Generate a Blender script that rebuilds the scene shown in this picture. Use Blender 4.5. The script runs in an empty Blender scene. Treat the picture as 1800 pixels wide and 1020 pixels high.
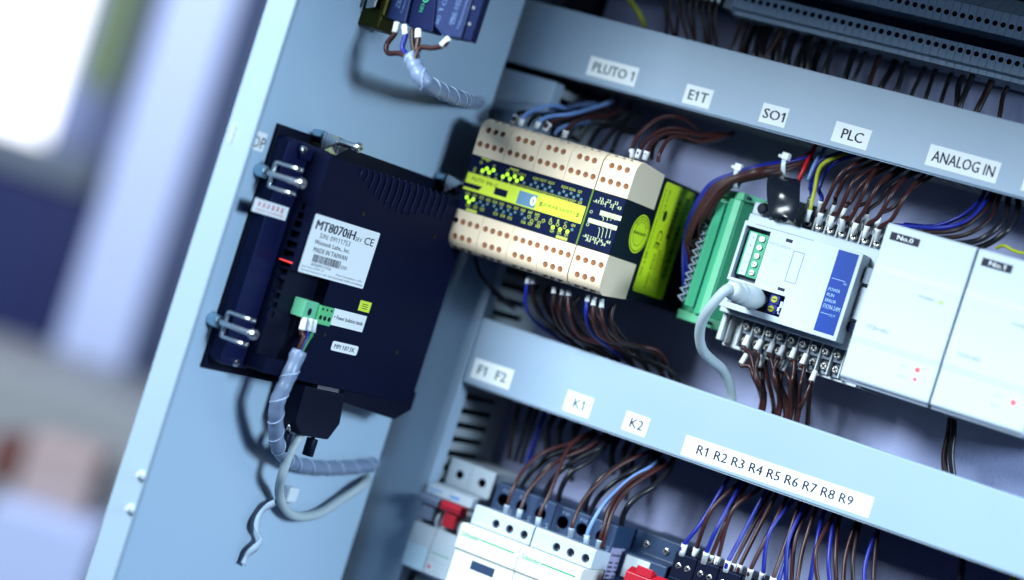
import bpy, bmesh, math, random
from mathutils import Vector, Matrix
random.seed(7)
S = 0.001                                   # everything below is written in millimetres
scene = bpy.context.scene
COL = scene.collection

# ------------------------------------------------------------------ camera
F_PX, YAW, PITCH, ROLL = 4187.0, 0.5112, -0.0108, 0.3077
CAM = Vector((773.04, -1404.78, -57.59))
Fv = Vector((-math.sin(YAW)*math.cos(PITCH), math.cos(YAW)*math.cos(PITCH), math.sin(PITCH)))
R0 = Vector((math.cos(YAW), math.sin(YAW), 0)); U0 = R0.cross(Fv)
Rv = R0*math.cos(ROLL) + U0*math.sin(ROLL)
Uv = U0*math.cos(ROLL) - R0*math.sin(ROLL)
cd = bpy.data.cameras.new('camera'); co = bpy.data.objects.new('camera', cd); COL.objects.link(co)
cd.sensor_width = 36; cd.lens = F_PX/1800*36
m = Matrix((Rv, Uv, -Fv)).transposed().to_4x4(); m.translation = CAM*S
co.matrix_world = m
cd.clip_start = 0.05; cd.clip_end = 60
cd.dof.use_dof = True; cd.dof.focus_distance = 1.428; cd.dof.aperture_fstop = 2.2; cd.dof.aperture_blades = 0
scene.camera = co

# ------------------------------------------------------------------ light
w = bpy.data.worlds.new('World'); scene.world = w; w.use_nodes = True
bg = w.node_tree.nodes['Background']; bg.inputs[0].default_value = (0.16, 0.32, 1.0, 1); bg.inputs[1].default_value = 0.05
def area(name, loc, target, size, power, col, sy=None):
    l = bpy.data.lights.new(name, 'AREA'); l.energy = power; l.color = col; l.size = size
    if sy: l.shape = 'RECTANGLE'; l.size_y = sy
    o = bpy.data.objects.new(name, l); COL.objects.link(o)
    o.location = Vector(loc)*S
    o.rotation_euler = (Vector(target)-Vector(loc)).to_track_quat('-Z', 'Y').to_euler()
    return o
area('window_light_lamp', (-310, -1540, 620), (180, 0, -60), 0.5, 60, (0.77, 0.92, 1.0), 0.6)
area('side_lamp', (1450, -560, 330), (-20, -220, -60), 0.4, 31, (0.62, 0.83, 1.0))
scene.view_settings.view_transform = 'Standard'; scene.view_settings.look = 'None'
scene.view_settings.exposure = 0; scene.view_settings.gamma = 1
scene.view_settings.use_curve_mapping = False
scene.cycles.use_denoising = True
scene.cycles.max_bounces = 6
scene.cycles.diffuse_bounces = 1
scene.cycles.sample_clamp_indirect = 4

# ------------------------------------------------------------------ from a spot in the photograph to a point on a real plane
def ray(u, v): return Fv + Rv*((u-900)/F_PX) - Uv*((v-510)/F_PX)
def PY(u, v, Y):
    d = ray(u, v); t = (Y-CAM.y)/d.y; return CAM + d*t
def PXp(u, v, X):
    d = ray(u, v); t = (X-CAM.x)/d.x; return CAM + d*t
DA = math.radians(86.2)                      # the door stands open a little past square
D0 = Vector((-36.8, -285.6, 0)); DE = Vector((math.cos(DA), math.sin(DA), 0)); DN = Vector((math.sin(DA), -math.cos(DA), 0))
def to_door(P): q = P-D0; return Vector((q.dot(DE), -q.dot(DN), P.z))
def DR(u, v, off):                           # point at height off above the door's inner face, in door coordinates
    d = ray(u, v); t = ((D0-CAM).dot(DN)+off)/d.dot(DN); return to_door(CAM+d*t)
def DX(u, v, x):                             # point on the plane door-x = x
    d = ray(u, v); t = ((D0-CAM).dot(DE)+x)/d.dot(DE); return to_door(CAM+d*t)
FR = {'plate': Matrix.Identity(4), 'door': Matrix.Translation(D0*S) @ Matrix.Rotation(DA, 4, 'Z')}

# ------------------------------------------------------------------ materials
def mat(name, rgb, rough=.45, metal=0, tint=None, bump=0, bscale=300, var=.06, vscale=40, emit=0, trans=0, spec=.32, coat=0):
    M = bpy.data.materials.new(name); M.use_nodes = True
    nt = M.node_tree; b = nt.nodes['Principled BSDF']
    b.inputs['Roughness'].default_value = rough; b.inputs['Metallic'].default_value = metal
    b.inputs['Specular IOR Level'].default_value = spec
    b.inputs['Transmission Weight'].default_value = trans
    b.inputs['Coat Weight'].default_value = coat
    c = (*rgb, 1)
    if tint: b.inputs['Specular Tint'].default_value = (*tint, 1)
    tc = nt.nodes.new('ShaderNodeTexCoord')
    nz = nt.nodes.new('ShaderNodeTexNoise'); nz.inputs['Scale'].default_value = vscale; nz.inputs['Detail'].default_value = 4
    nt.links.new(tc.outputs['Object'], nz.inputs['Vector'])
    mx = nt.nodes.new('ShaderNodeMix'); mx.data_type = 'RGBA'
    mx.inputs[6].default_value = tuple(x*(1-var) for x in rgb)+(1,)
    mx.inputs[7].default_value = tuple(min(1, x*(1+var)) for x in rgb)+(1,)
    nt.links.new(nz.outputs['Fac'], mx.inputs[0]); nt.links.new(mx.outputs[2], b.inputs['Base Color'])
    mr = nt.nodes.new('ShaderNodeMapRange'); mr.inputs[3].default_value = max(0, rough-.07); mr.inputs[4].default_value = min(1, rough+.07)
    nt.links.new(nz.outputs['Fac'], mr.inputs[0]); nt.links.new(mr.outputs[0], b.inputs['Roughness'])
    if bump:
        n2 = nt.nodes.new('ShaderNodeTexNoise'); n2.inputs['Scale'].default_value = bscale; n2.inputs['Detail'].default_value = 3
        nt.links.new(tc.outputs['Object'], n2.inputs['Vector'])
        bp = nt.nodes.new('ShaderNodeBump'); bp.inputs['Strength'].default_value = bump; bp.inputs['Distance'].default_value = .0006
        nt.links.new(n2.outputs['Fac'], bp.inputs['Height']); nt.links.new(bp.outputs[0], b.inputs['Normal'])
    if emit:
        b.inputs['Emission Color'].default_value = c; b.inputs['Emission Strength'].default_value = emit
    return M
M = {}
def defm(k, *a, **kw): M[k] = mat(k, *a, **kw)
defm('plate', (.30, .33, .54), .55, bump=.5, bscale=900, var=.10, vscale=60)
defm('duct', (.32, .42, .55), .4, bump=.04, bscale=500, var=.035, vscale=14)
defm('duct_in', (.30, .34, .38), .5)
defm('door', (.40, .54, .70), .38, bump=.05, bscale=700, var=.03, vscale=9)
defm('flange', (.31, .40, .50), .36, var=.03, vscale=9)
defm('dark_wall', (.02, .025, .045), .6)  # near-black: shade of the gap beside the door is put in this colour
defm('paper', (.88, .91, .94), .55, var=.03)
defm('ink', (.01, .01, .03), .6, var=0)
defm('ink_teal', (.0, .07, .08), .6, var=0)  # on lettering, the lens's colour fringe is put into the ink
defm('ink_grey', (.42, .48, .56), .6, var=0)
defm('ink_red', (.75, .04, .05), .6, var=0)
defm('navy', (.006, .008, .042), .42, spec=.3, tint=(.3, .45, 1), bump=.08, bscale=1200, var=.2)
defm('navy_shaded', (.0035, .005, .020), .6, spec=.12, tint=(.3, .4, 1), bump=.1, bscale=1500, var=.2)  # same plastic as navy, with the shade of the back face in its colour
defm('black', (.004, .005, .014), .45, spec=.2, tint=(.4, .5, 1), var=.2)
defm('black_gloss', (.010, .013, .022), .18, var=.2)
defm('cream', (.86, .68, .49), .42, bump=.04, bscale=700, var=.03)
defm('cream_hole_shade', (.50, .25, .14), .6)  # cream plastic with the brown shade inside the holes put into its colour
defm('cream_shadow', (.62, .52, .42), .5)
defm('pluto_face', (.005, .008, .034), .45, var=.1, spec=.12, tint=(.3, .45, 1))
defm('acid', (.74, .88, .05), .4, var=.04)
defm('acid_ink', (.012, .02, .004), .5, var=0)
defm('acid_text', (.55, .62, .08), .5, var=0)
defm('pale_text', (.62, .68, .40), .5, var=0)
defm('acid_label', (.66, .84, .02), .4, var=.05)
defm('olive', (.12, .22, .01), .4)
defm('led_on', (.50, 1.0, .03), .3, emit=1.1, var=0)
defm('led_off', (.10, .22, .24), .3, var=0)
defm('led_red', (1.0, .06, .06), .3, emit=1.1, var=0)
defm('led_green', (.35, .75, .10), .3, emit=.35, var=0)
defm('lcd', (.16, .30, .45), .2, var=.05)
defm('lcd_digit', (.80, 1.0, .55), .3, emit=1.0, var=0)
defm('green', (.06, .40, .22), .38, bump=.06, bscale=600, var=.07)
defm('green_light', (.15, .53, .31), .38, var=.06)
defm('green_conn', (.12, .55, .22), .4, var=.06)
defm('white', (.53, .61, .70), .4, bump=.02, bscale=600, var=.02)
defm('white_warm', (.74, .76, .72), .4, var=.02)
defm('lgrey', (.55, .60, .62), .42, var=.04)
defm('toggle_grey', (.13, .17, .26), .45)
defm('mgrey', (.20, .24, .32), .45)
defm('cable_grey', (.42, .50, .54), .45, var=.05)
defm('stripe', (.012, .055, .33), .4, var=.05, spec=.15)
defm('stripe_text', (.30, .48, .75), .5, var=0)
defm('screw', (.62, .60, .55), .28, metal=1, var=.15, vscale=300)
defm('zinc', (.62, .64, .66), .25, metal=1, var=.1, vscale=200)
defm('zinc_blue', (.45, .62, .72), .3, metal=1, var=.1, vscale=200)
defm('brass', (.055, .05, .014), .45, metal=1, var=.2, vscale=200)
defm('brown', (.045, .013, .013), .35, var=.15)
defm('brown_dark', (.018, .007, .008), .4, var=.15)
defm('blue', (.010, .018, .24), .35, var=.1)
defm('light_blue', (.16, .28, .60), .35, var=.08)
defm('black_wire', (.010, .010, .015), .3, var=.2)
defm('red_wire', (.60, .01, .02), .35)
defm('yellow_green', (.40, .42, .02), .35)
defm('green_wire', (.03, .25, .08), .35)
defm('ferrule', (.85, .88, .92), .4, var=.03)
defm('ferrule_clear', (.55, .66, .80), .3, trans=.35, var=.03)
defm('hose', (.36, .47, .72), .32, trans=.5, var=.04)
defm('hose_edge', (.46, .57, .78), .3, var=.04)
defm('tie', (.72, .80, .86), .4, trans=.1)
defm('red', (.48, .012, .03), .35, var=.08)
defm('slate', (.022, .045, .105), .42, var=.12)
defm('slate_text', (.30, .38, .52), .5, var=0)
defm('contact', (.007, .020, .095), .4, var=.12)
defm('contact_text', (.10, .17, .34), .5, var=0)
defm('pale_blue', (.50, .70, .84), .4)
defm('logo_green', (.03, .36, .14), .5, var=0)
defm('logo_blue', (.05, .30, .75), .5, var=0)
defm('terminal', (.34, .46, .62), .42, var=.08)
defm('lilac_label', (.34, .32, .52), .5, var=.05)
defm('tape', (.62, .74, .86), .5, trans=0, var=.1)
defm('steel', (.55, .57, .60), .3, metal=1, var=.1)

# ------------------------------------------------------------------ mesh builder
_tc = {}
def raw_max(s, bold):
    c = bpy.data.curves.new('t', 'FONT'); c.body = s; c.resolution_u = 2; c.offset = bold; c.size = 1
    o = bpy.data.objects.new('t', c); COL.objects.link(o)
    me = bpy.data.meshes.new_from_object(o.evaluated_get(bpy.context.evaluated_depsgraph_get()))
    r = max(v.co.x for v in me.vertices)
    bpy.data.objects.remove(o); bpy.data.curves.remove(c); bpy.data.meshes.remove(me)
    return r
def text_mesh(s, bold=0.0):
    k = (s, bold)
    if k not in _tc:
        c = bpy.data.curves.new('t', 'FONT'); c.body = s; c.resolution_u = 2; c.offset = bold; c.size = 1
        o = bpy.data.objects.new('t', c); COL.objects.link(o)
        dg = bpy.context.evaluated_depsgraph_get(); me = bpy.data.meshes.new_from_object(o.evaluated_get(dg))
        vs = [(v.co.x, v.co.y) for v in me.vertices]; fs = [tuple(p.vertices) for p in me.polygons]
        bpy.data.objects.remove(o); bpy.data.curves.remove(c); bpy.data.meshes.remove(me)
        for i_, ch in enumerate(s):
            if ch == '1':                       # give the figure one its flag
                xr = raw_max(s[:i_+1], bold); xl = xr-.098-2*bold; n_ = len(vs)
                vs += [(xl, .682), (xl, .55), (xl-.14, .455), (xl-.14, .545)]; fs.append((n_, n_+1, n_+2, n_+3))
        xs = [v[0] for v in vs]; ys = [v[1] for v in vs]
        x0, x1, y0, y1 = min(xs), max(xs), min(ys), max(ys)
        _tc[k] = ([((x-x0), (y-y0)) for x, y in vs], fs, x1-x0, y1-y0)
    return _tc[k]
EX, EY, EZ = Vector((1, 0, 0)), Vector((0, 1, 0)), Vector((0, 0, 1))
class MB:
    def __init__(s): s.v = []; s.f = []; s.m = []; s.sm = []
    def add(s, vs, fs, m=0, smooth=False):
        b = len(s.v); s.v += [Vector(v) for v in vs]
        for f in fs: s.f.append(tuple(b+i for i in f)); s.m.append(m); s.sm.append(smooth)
        return s
    def box(s, x0, x1, y0, y1, z0, z1, m=0):
        vs = [(x, y, z) for x in (x0, x1) for y in (y0, y1) for z in (z0, z1)]
        return s.add(vs, [(0,1,3,2), (4,6,7,5), (0,4,5,1), (2,3,7,6), (0,2,6,4), (1,5,7,3)], m)
    def prism(s, poly, ax, a, b, m=0, smooth=False):
        def P(p, t): return {'x': (t, p[0], p[1]), 'y': (p[0], t, p[1]), 'z': (p[0], p[1], t)}[ax]
        n = len(poly); vs = [P(p, a) for p in poly]+[P(p, b) for p in poly]
        s.add(vs, [tuple(range(n)), tuple(range(2*n-1, n-1, -1))], m)
        return s.add(vs, [(i, (i+1) % n, n+(i+1) % n, n+i) for i in range(n)], m, smooth)
    def cyl(s, p0, p1, r, r1=None, n=16, m=0, caps=True):
        p0, p1 = Vector(p0), Vector(p1); r1 = r if r1 is None else r1
        d = (p1-p0).normalized(); a = d.orthogonal().normalized(); b = d.cross(a)
        vs = []
        for p, q in ((p0, r), (p1, r1)):
            for i in range(n):
                t = 2*math.pi*i/n; vs.append(p+(a*math.cos(t)+b*math.sin(t))*q)
        s.add(vs, [(i, (i+1) % n, n+(i+1) % n, n+i) for i in range(n)], m, True)
        if caps: s.add(vs[:n], [tuple(range(n))], m); s.add(vs[n:], [tuple(range(n))], m)
        return s
    def tube(s, pts, r, n=8, m=0):
        pts = [Vector(p) for p in pts]; L = len(pts); vs = []; a = None
        for i, p in enumerate(pts):
            d = (pts[min(i+1, L-1)]-pts[max(i-1, 0)]).normalized()
            a = d.orthogonal().normalized() if a is None else (a-d*a.dot(d)).normalized()
            b = d.cross(a); rr = r[i] if isinstance(r, (list, tuple)) else r
            for k in range(n):
                t = 2*math.pi*k/n; vs.append(p+(a*math.cos(t)+b*math.sin(t))*rr)
        fs = [(i*n+k, i*n+(k+1) % n, (i+1)*n+(k+1) % n, (i+1)*n+k) for i in range(L-1) for k in range(n)]
        s.add(vs, fs, m, True); s.add(vs[:n], [tuple(range(n))], m); s.add(vs[-n:], [tuple(range(n))], m)
        return s
    def disk(s, c, ex, ez, r, rz=None, n=20, m=0):
        c = Vector(c); rz = rz or r
        return s.add([c+Vector(ex)*r*math.cos(2*math.pi*i/n)+Vector(ez)*rz*math.sin(2*math.pi*i/n) for i in range(n)], [tuple(range(n))], m)
    def ring(s, c, ex, ez, r, r2, n=20, m=0):
        c = Vector(c); vs = []
        for q in (r, r2): vs += [c+Vector(ex)*q*math.cos(2*math.pi*i/n)+Vector(ez)*q*math.sin(2*math.pi*i/n) for i in range(n)]
        return s.add(vs, [(i, (i+1) % n, n+(i+1) % n, n+i) for i in range(n)], m)
    def rect(s, o, ex, ez, w, h, m=0):
        o, ex, ez = Vector(o), Vector(ex), Vector(ez)
        return s.add([o, o+ex*w, o+ex*w+ez*h, o+ez*h], [(0, 1, 2, 3)], m)
    def text(s, t, o, ex=EX, ez=EZ, h=None, w=None, m=0, bold=0.0, center=False):
        vs, fs, tw, th = text_mesh(t, 0.0); o, ex, ez = Vector(o), Vector(ex), Vector(ez)
        if w is None: sc = h/th; w = tw*sc
        if h is None: h = th*w/tw
        if center: o = o-ex*w/2-ez*h/2
        s.add([o+ex*(x/tw*w)+ez*(y/th*h) for x, y in vs], fs, m)
        if bold:                                 # heavier strokes: a second impression a hair to the side and above
            o = o+ex*(bold*1.6*w/tw)+ex.cross(ez).normalized()*.03+ez*(bold*.5*h/th)
            s.add([o+ex*(x/tw*w)+ez*(y/th*h) for x, y in vs], fs, m)
        return s
    def line(s, a, b, nrm, wd, m=0):
        a, b = Vector(a), Vector(b); d = (b-a).normalized(); q = d.cross(Vector(nrm)).normalized()*wd/2
        return s.add([a-q, b-q, b+q, a+q], [(0, 1, 2, 3)], m)
    def mesh(s, name, mats, off=Vector((0, 0, 0))):
        me = bpy.data.meshes.new(name)
        me.from_pydata([((v-off)*S)[:] for v in s.v], [], s.f)
        for k in mats: me.materials.append(M[k])
        me.polygons.foreach_set('material_index', s.m); me.polygons.foreach_set('use_smooth', s.sm)
        bm = bmesh.new(); bm.from_mesh(me); bmesh.ops.remove_doubles(bm, verts=bm.verts, dist=1e-7)
        bmesh.ops.recalc_face_normals(bm, faces=bm.faces); bm.to_mesh(me); bm.free(); me.update()
        return me
def spline(pts, k=8):
    pts = [Vector(p) for p in pts]
    if len(pts) < 3: return [pts[0].lerp(pts[-1], i/4) for i in range(5)]
    P = [pts[0]*2-pts[1]]+pts+[pts[-1]*2-pts[-2]]; out = []
    for i in range(1, len(P)-2):
        a, b, c, d = P[i-1:i+3]
        for j in range(k):
            t = j/k
            out.append(.5*((2*b)+(c-a)*t+(2*a-5*b+4*c-d)*t*t+(3*b-a-3*c+d)*t**3))
    return out+[pts[-1]]

BASE = {}; FRAME = {}
def props(o, label, cat, group=None, kind=None):
    if label: o['label'] = label
    if cat: o['category'] = cat
    if group: o['group'] = group
    if kind: o['kind'] = kind
    return o
def thing(name, label, cat, base, frame='plate', group=None):
    o = bpy.data.objects.new(name, None); COL.objects.link(o); o.empty_display_size = .01
    o.matrix_world = FR[frame] @ Matrix.Translation(Vector(base)*S)
    BASE[o.name] = Vector(base); return props(o, label, cat, group)
def bevel(o, wd, seg=2):
    b = o.modifiers.new('bevel', 'BEVEL'); b.width = wd*S; b.segments = seg; b.limit_method = 'ANGLE'; b.angle_limit = math.radians(40)
def obj(name, mb, mats, parent=None, frame='plate', bev=0, label=None, cat=None, group=None, kind=None, me=None, base=None):
    mats = mats if isinstance(mats, (list, tuple)) else [mats]
    if parent is not None: base = BASE[parent.name]
    elif base is None:
        xs = list(zip(*[v[:] for v in mb.v])); base = Vector(((min(xs[0])+max(xs[0]))/2, (min(xs[1])+max(xs[1]))/2, min(xs[2])))
    me = me or mb.mesh(name, mats, Vector(base))
    o = bpy.data.objects.new(name, me); COL.objects.link(o); BASE[o.name] = Vector(base)
    if parent is not None: o.parent = parent
    else: o.matrix_world = FR[frame] @ Matrix.Translation(Vector(base)*S)
    if bev: bevel(o, bev)
    return props(o, label, cat, group, kind)
def dup(o, delta=(0, 0, 0), label=None, parent=None):
    c = o.copy(); COL.objects.link(c); BASE[c.name] = BASE.get(o.name, Vector())
    if parent is not None: c.parent = parent
    else: c.location = Vector(o.location)+Vector(delta)*S
    if label: c['label'] = label
    for ch in list(o.children): dup(ch, parent=c)
    return c
def cut(mb, cutter, mats, base):
    """solid minus cutter; the cutter's faces keep their own material index"""
    a = bpy.data.objects.new('a', mb.mesh('a', mats, Vector(base))); b = bpy.data.objects.new('b', cutter.mesh('b', mats, Vector(base)))
    COL.objects.link(a); COL.objects.link(b)
    md = a.modifiers.new('cut', 'BOOLEAN'); md.object = b; md.operation = 'DIFFERENCE'; md.solver = 'EXACT'; md.use_self = True
    dg = bpy.context.evaluated_depsgraph_get(); me = bpy.data.meshes.new_from_object(a.evaluated_get(dg))
    bpy.data.objects.remove(a); bpy.data.objects.remove(b)
    return me
ORD = ['first', 'second', 'third', 'fourth', 'fifth', 'sixth', 'seventh', 'eighth', 'ninth', 'tenth', 'eleventh', 'twelfth', 'thirteenth', 'fourteenth', 'fifteenth', 'sixteenth', 'seventeenth', 'eighteenth', 'nineteenth', 'twentieth', 'twenty-first', 'twenty-second', 'twenty-third', 'twenty-fourth', 'twenty-fifth', 'twenty-sixth', 'twenty-seventh', 'twenty-eighth', 'twenty-ninth', 'thirtieth']
CN = {'brown': 'brown', 'brown_dark': 'dark brown', 'blue': 'blue', 'light_blue': 'light blue', 'black_wire': 'black', 'red_wire': 'red', 'yellow_green': 'yellow-green', 'green_wire': 'green', 'cable_grey': 'grey'}
def wires(where, group, items, frame='plate', frm='from the left', r=1.4):
    """items: dicts of pts, col, optional r, fer (length of the sleeve at the start)"""
    for i, it in enumerate(items):
        p = spline(it['pts'], 8); rr = it.get('r', r)
        lab = f"{CN[it['col']]} wire, {ORD[i] if len(items) > 1 else 'running'} {frm} {where}"
        o = obj('wire', MB().tube(p, rr), it['col'], frame=frame, label=lab, cat='wire', group=group)
        if it.get('fer'):
            fm = MB(); L = it['fer']; acc = 0; q = [p[0]]
            for a, b in zip(p, p[1:]):
                acc += (b-a).length; q.append(b)
                if acc > L: break
            d = (q[-1]-q[0]).normalized(); e = q[0]+d*L; fr = it.get('fr', rr*1.35)
            fm.cyl(q[0]-d*.5, q[0]+d*L*.75, fr*.9, fr, 10); fm.cyl(q[0]+d*L*.75, e, fr, fr*1.1, 10)
            obj('ferrule', fm, it.get('fm', 'ferrule'), parent=o)

# ================================================================== SETTING
obj('mounting_plate', MB().box(-12, 620, 0, 3, -560, 191), 'plate', kind='structure')
obj('cabinet_wall', MB().box(-48, -45, -104, 0, -560, 191.5).box(-47.9, -26.5, -100, -97, -560, 191.5).box(-48, 620, 3.5, 5, -560, 191.5), 'dark_wall', kind='structure')  # middle box added unseen behind the door to stop a light leak
obj('shading_roof', MB().box(-48, 900, -425, 5, 192, 195), 'dark_wall', kind='structure')  # unseen panel, added and sized to shade the upper duct and strip

# door
xf = DR(360, 510, 14).x
yl = [DX(*p, xf).y for p in ((465, 0), (310, 510), (155, 1020))]
yl = sum(yl)/3; yr = -14
xend = (to_door(Vector((0, -86, 0)))).x
door = thing('cabinet_door', 'pale blue-grey steel cabinet door standing open with folded edge', 'door', (xf, 0, -560), 'door')
obj('door_panel', MB().box(xf+2, xend, 0, yl, -560, 420), 'door', door)
obj('door_flange', MB().box(xf-.5, xf+1.9, yr, yl, -560, 420).box(xf+1.9, xf+3, yr, yr+1.5, -560, 420), 'flange', door, bev=.8)
for (u, v) in ((250, 836), (231, 895)):
    p = DX(u, v, xf-.5); sm = MB()
    sm.cyl(p, p+Vector((-2.2, 0, 0)), 3.2, 2.6, 14).cyl(p+Vector((-2.2, 0, 0)), p+Vector((-4.2, 0, 0)), 1.8, 1.5, 12)
    obj('flange_screw', sm, 'white', door, bev=.3)

# ducts
YD = -75.0
def duct_lid(name, x0, x1, z0, z1, parent, vertical=False):
    m = MB()
    m.box(x0, x1, YD, YD+1.8, z0, z1)
    if vertical: m.box(x0, x0+1.6, YD+1.8, YD+12, z0, z1).box(x1-1.6, x1, YD+1.8, YD+12, z0, z1)
    else: m.box(x0, x1, YD+1.8, YD+11, z0, z0+1.6).box(x0, x1, YD+1.8, YD+11, z1-1.6, z1)
    return obj(name, m, 'duct', parent, bev=.7)
def duct_body(x0, x1, z0, z1, parent, vertical=False):
    m = MB(); pitch, wd = 9.6, 5.6
    if vertical:
        m.box(x0+2, x1-2, -2.5, -.3, z0, z1)
        z = z0
        while z < z1-wd:
            for xx in (x0+2, x1-3.6): m.box(xx, xx+1.6, YD+4, -20, z, z+wd)
            z += pitch
        for xx in (x0+2, x1-3.6): m.box(xx, xx+1.6, -19.99, -2.5, z0, z1)
    else:
        m.box(x0, x1, -2.5, -.3, z0+2, z1-2)
        x = x0
        while x < x1-wd:
            for zz in (z0+2, z1-3.6): m.box(x, x+wd, YD+4, -20, zz, zz+1.6)
            x += pitch
        for zz in (z0+2, z1-3.6): m.box(x0, x1, -19.99, -2.5, zz, zz+1.6)
    return obj('slotted_body', m, 'duct_in', parent)
d1 = thing('cable_duct', 'grey horizontal cable duct under the terminal strip, carrying the ANALOG IN label', 'cable duct', (200, 0, 68), group='grey slotted cable ducts')
duct_lid('duct_lid', -35.5, 600, 67.4, 109.2, d1); duct_body(-35.5, 600, 67.4, 109.2, d1)
d2 = thing('cable_duct', 'grey horizontal cable duct above the contactors, carrying the long white label', 'cable duct', (250, 0, -139), group='grey slotted cable ducts')
duct_lid('duct_lid', 12.6, 600, -139.5, -97, d2); duct_body(12.6, 600, -139.5, -97, d2)
d3 = thing('cable_duct', 'grey vertical cable duct beside the open door', 'cable duct', (-9, 0, -560), group='grey slotted cable ducts')
duct_lid('duct_lid', -29, 12, -560, 62, d3, True); duct_body(-29, 12, -560, 62, d3, True)
# rails
def rail(z, x0, x1, label):
    m = MB().prism([(-.4, z-17.5), (-.4, z-12), (-6.5, z-12), (-6.5, z+12), (-.4, z+12), (-.4, z+17.5), (-1.4, z+17.5), (-1.4, z+13), (-7.5, z+13), (-7.5, z-13), (-1.4, z-13), (-1.4, z-17.5)], 'x', x0, x1)
    obj('mounting_rail', m, 'steel', label=label, cat='rail', group='steel mounting rails')
rail(-17, 16, 600, 'steel mounting rail behind the cream controller and white modules')
rail(-228, 16, 600, 'steel mounting rail behind the breakers and contactors')
rail(160, 60, 600, 'steel mounting rail behind the grey terminal strip')

# ================================================================== PAPER LABELS ON THE DUCTS
def rect_from(c, fn):
    P = [fn(*q) for q in c]; e = ((P[1]-P[0])+(P[2]-P[3])).normalized()
    w_ = ((P[1]-P[0]).length+(P[2]-P[3]).length)/2; h_ = ((P[3]-P[0]).length+(P[2]-P[1]).length)/2
    C = (P[0]+P[1]+P[2]+P[3])/4
    return C, e, w_, h_
def duct_label(txt, corners, label, ink='ink', tx=(.1, .9), th=.55, bold=0.0):
    C, e, w_, h_ = rect_from(corners, lambda u, v: PY(u, v, YD))
    n = Vector((0, -1, 0)); ez = n.cross(e).normalized()
    if ez.z < 0: ez = -ez
    m = MB(); o = C-e*w_/2-ez*h_/2
    P = [o, o+e*w_, o+e*w_+ez*h_, o+ez*h_]
    m.add([p+n*.04 for p in P]+[p+n*.22 for p in P], [(0, 1, 2, 3), (4, 5, 6, 7), (0, 1, 5, 4), (1, 2, 6, 5), (2, 3, 7, 6), (3, 0, 4, 7)])
    t = obj('paper_label', m, 'paper', label=label, cat='label', group='white name labels on the ducts')
    if txt:
        q = MB().text(txt, o+e*w_*tx[0]+ez*h_*(.5-th/2)+n*.27, e, ez, h=h_*th, w=w_*(tx[1]-tx[0]), bold=.022)
        obj('lettering', q, ink, t)
duct_label('PLUTO 1', [(1039.8, 97.8), (1124.4, 120.9), (1114.5, 152.9), (1029, 131.6)], 'small white label reading PLUTO 1 on the upper grey duct', 'ink_teal', (.1, .93), .5)
duct_label('E1T', [(1209.8, 147.6), (1255, 159.3), (1245.7, 192.7), (1197, 180)], 'small white label reading E1T on the upper grey duct', 'ink_teal', (.16, .86), .5)
duct_label('SO1', [(1343.3, 180.7), (1388.3, 191.7), (1378.3, 226), (1332.3, 213.3)], 'small white label reading SO1 on the upper grey duct', 'ink', (.1, .9), .5)
duct_label('PLC', [(1471.7, 213.3), (1533.3, 229.3), (1522.3, 265.7), (1459, 246.7)], 'small white label reading PLC on the upper grey duct', 'ink', (.24, .82), .5)
duct_label('ANALOG IN', [(1637.3, 254), (1762.3, 286), (1748.3, 324), (1624.3, 288.3)], 'white label reading ANALOG IN on the upper grey duct', 'ink', (.07, .94), .52)
duct_label('', [(1805, 300), (1870, 317), (1858, 353), (1794, 334)], 'white label cut off at the right end of the upper grey duct')
duct_label('F1  F2', [(837.4, 629.1), (905.3, 651.5), (892.9, 685.6), (825, 662.6)], 'white label reading F1 F2 on the duct beside the vertical duct', 'ink_teal', (.14, .86), .46)
duct_label('K1', [(1000.2, 685.4), (1045.4, 701.7), (1033, 735.9), (988.2, 720.7)], 'small white label reading K1 on the lower grey duct', 'ink_teal', (.32, .72), .46)
duct_label('K2', [(1102.5, 722.8), (1143.5, 735.9), (1132.9, 770.1), (1092.3, 753.5)], 'small white label reading K2 on the lower grey duct', 'ink', (.26, .8), .5)
duct_label('R1 R2 R3 R4 R5 R6 R7 R8 R9', [(1207, 764.9), (1536.9, 874.4), (1526.2, 911.4), (1196.6, 798.7)], 'long white label listing R1 to R9 on the lower grey duct', 'ink', (.075, .905), .46)

# ================================================================== CREAM SAFETY CONTROLLER AND ITS EXPANSION MODULE
YP = -128.0
n_front = Vector((0, -1, 0))
def cream_block(x0, w_, up, parent):
    """one pluggable terminal block, holes cut into the face; up=False is the mirrored lower one"""
    z0 = 0
    prof = [(YP, .15), (YP, 16)]
    for k in range(1, 9):
        a = math.pi/2*k/8; prof.append((YP+9-9*math.cos(a), 16+8.6*math.sin(a)))
    prof += [(YP+39, 22.6), (YP+39, .15)]
    solid = MB().prism(prof, 'x', x0+.12, x0+w_-.12, 0)
    c = MB(); k = w_/22.5
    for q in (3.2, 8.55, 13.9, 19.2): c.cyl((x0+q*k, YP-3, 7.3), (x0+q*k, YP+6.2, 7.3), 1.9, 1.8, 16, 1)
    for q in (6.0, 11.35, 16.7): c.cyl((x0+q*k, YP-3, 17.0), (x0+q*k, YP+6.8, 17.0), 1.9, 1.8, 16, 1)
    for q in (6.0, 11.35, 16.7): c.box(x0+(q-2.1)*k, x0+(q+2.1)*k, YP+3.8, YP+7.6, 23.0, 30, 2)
    if not up:
        for mm in (solid, c):
            for v in mm.v: v.z = -35.2-v.z
    mats = ['cream', 'cream_hole_shade', 'cream_shadow']
    me = cut(solid, c, mats, BASE[parent.name])
    return obj('terminal_block', None, mats, parent, me=me)
plu = thing('safety_controller', 'wide cream terminal controller with yellow band and small display', 'controller', (45, YP, -60))
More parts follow.
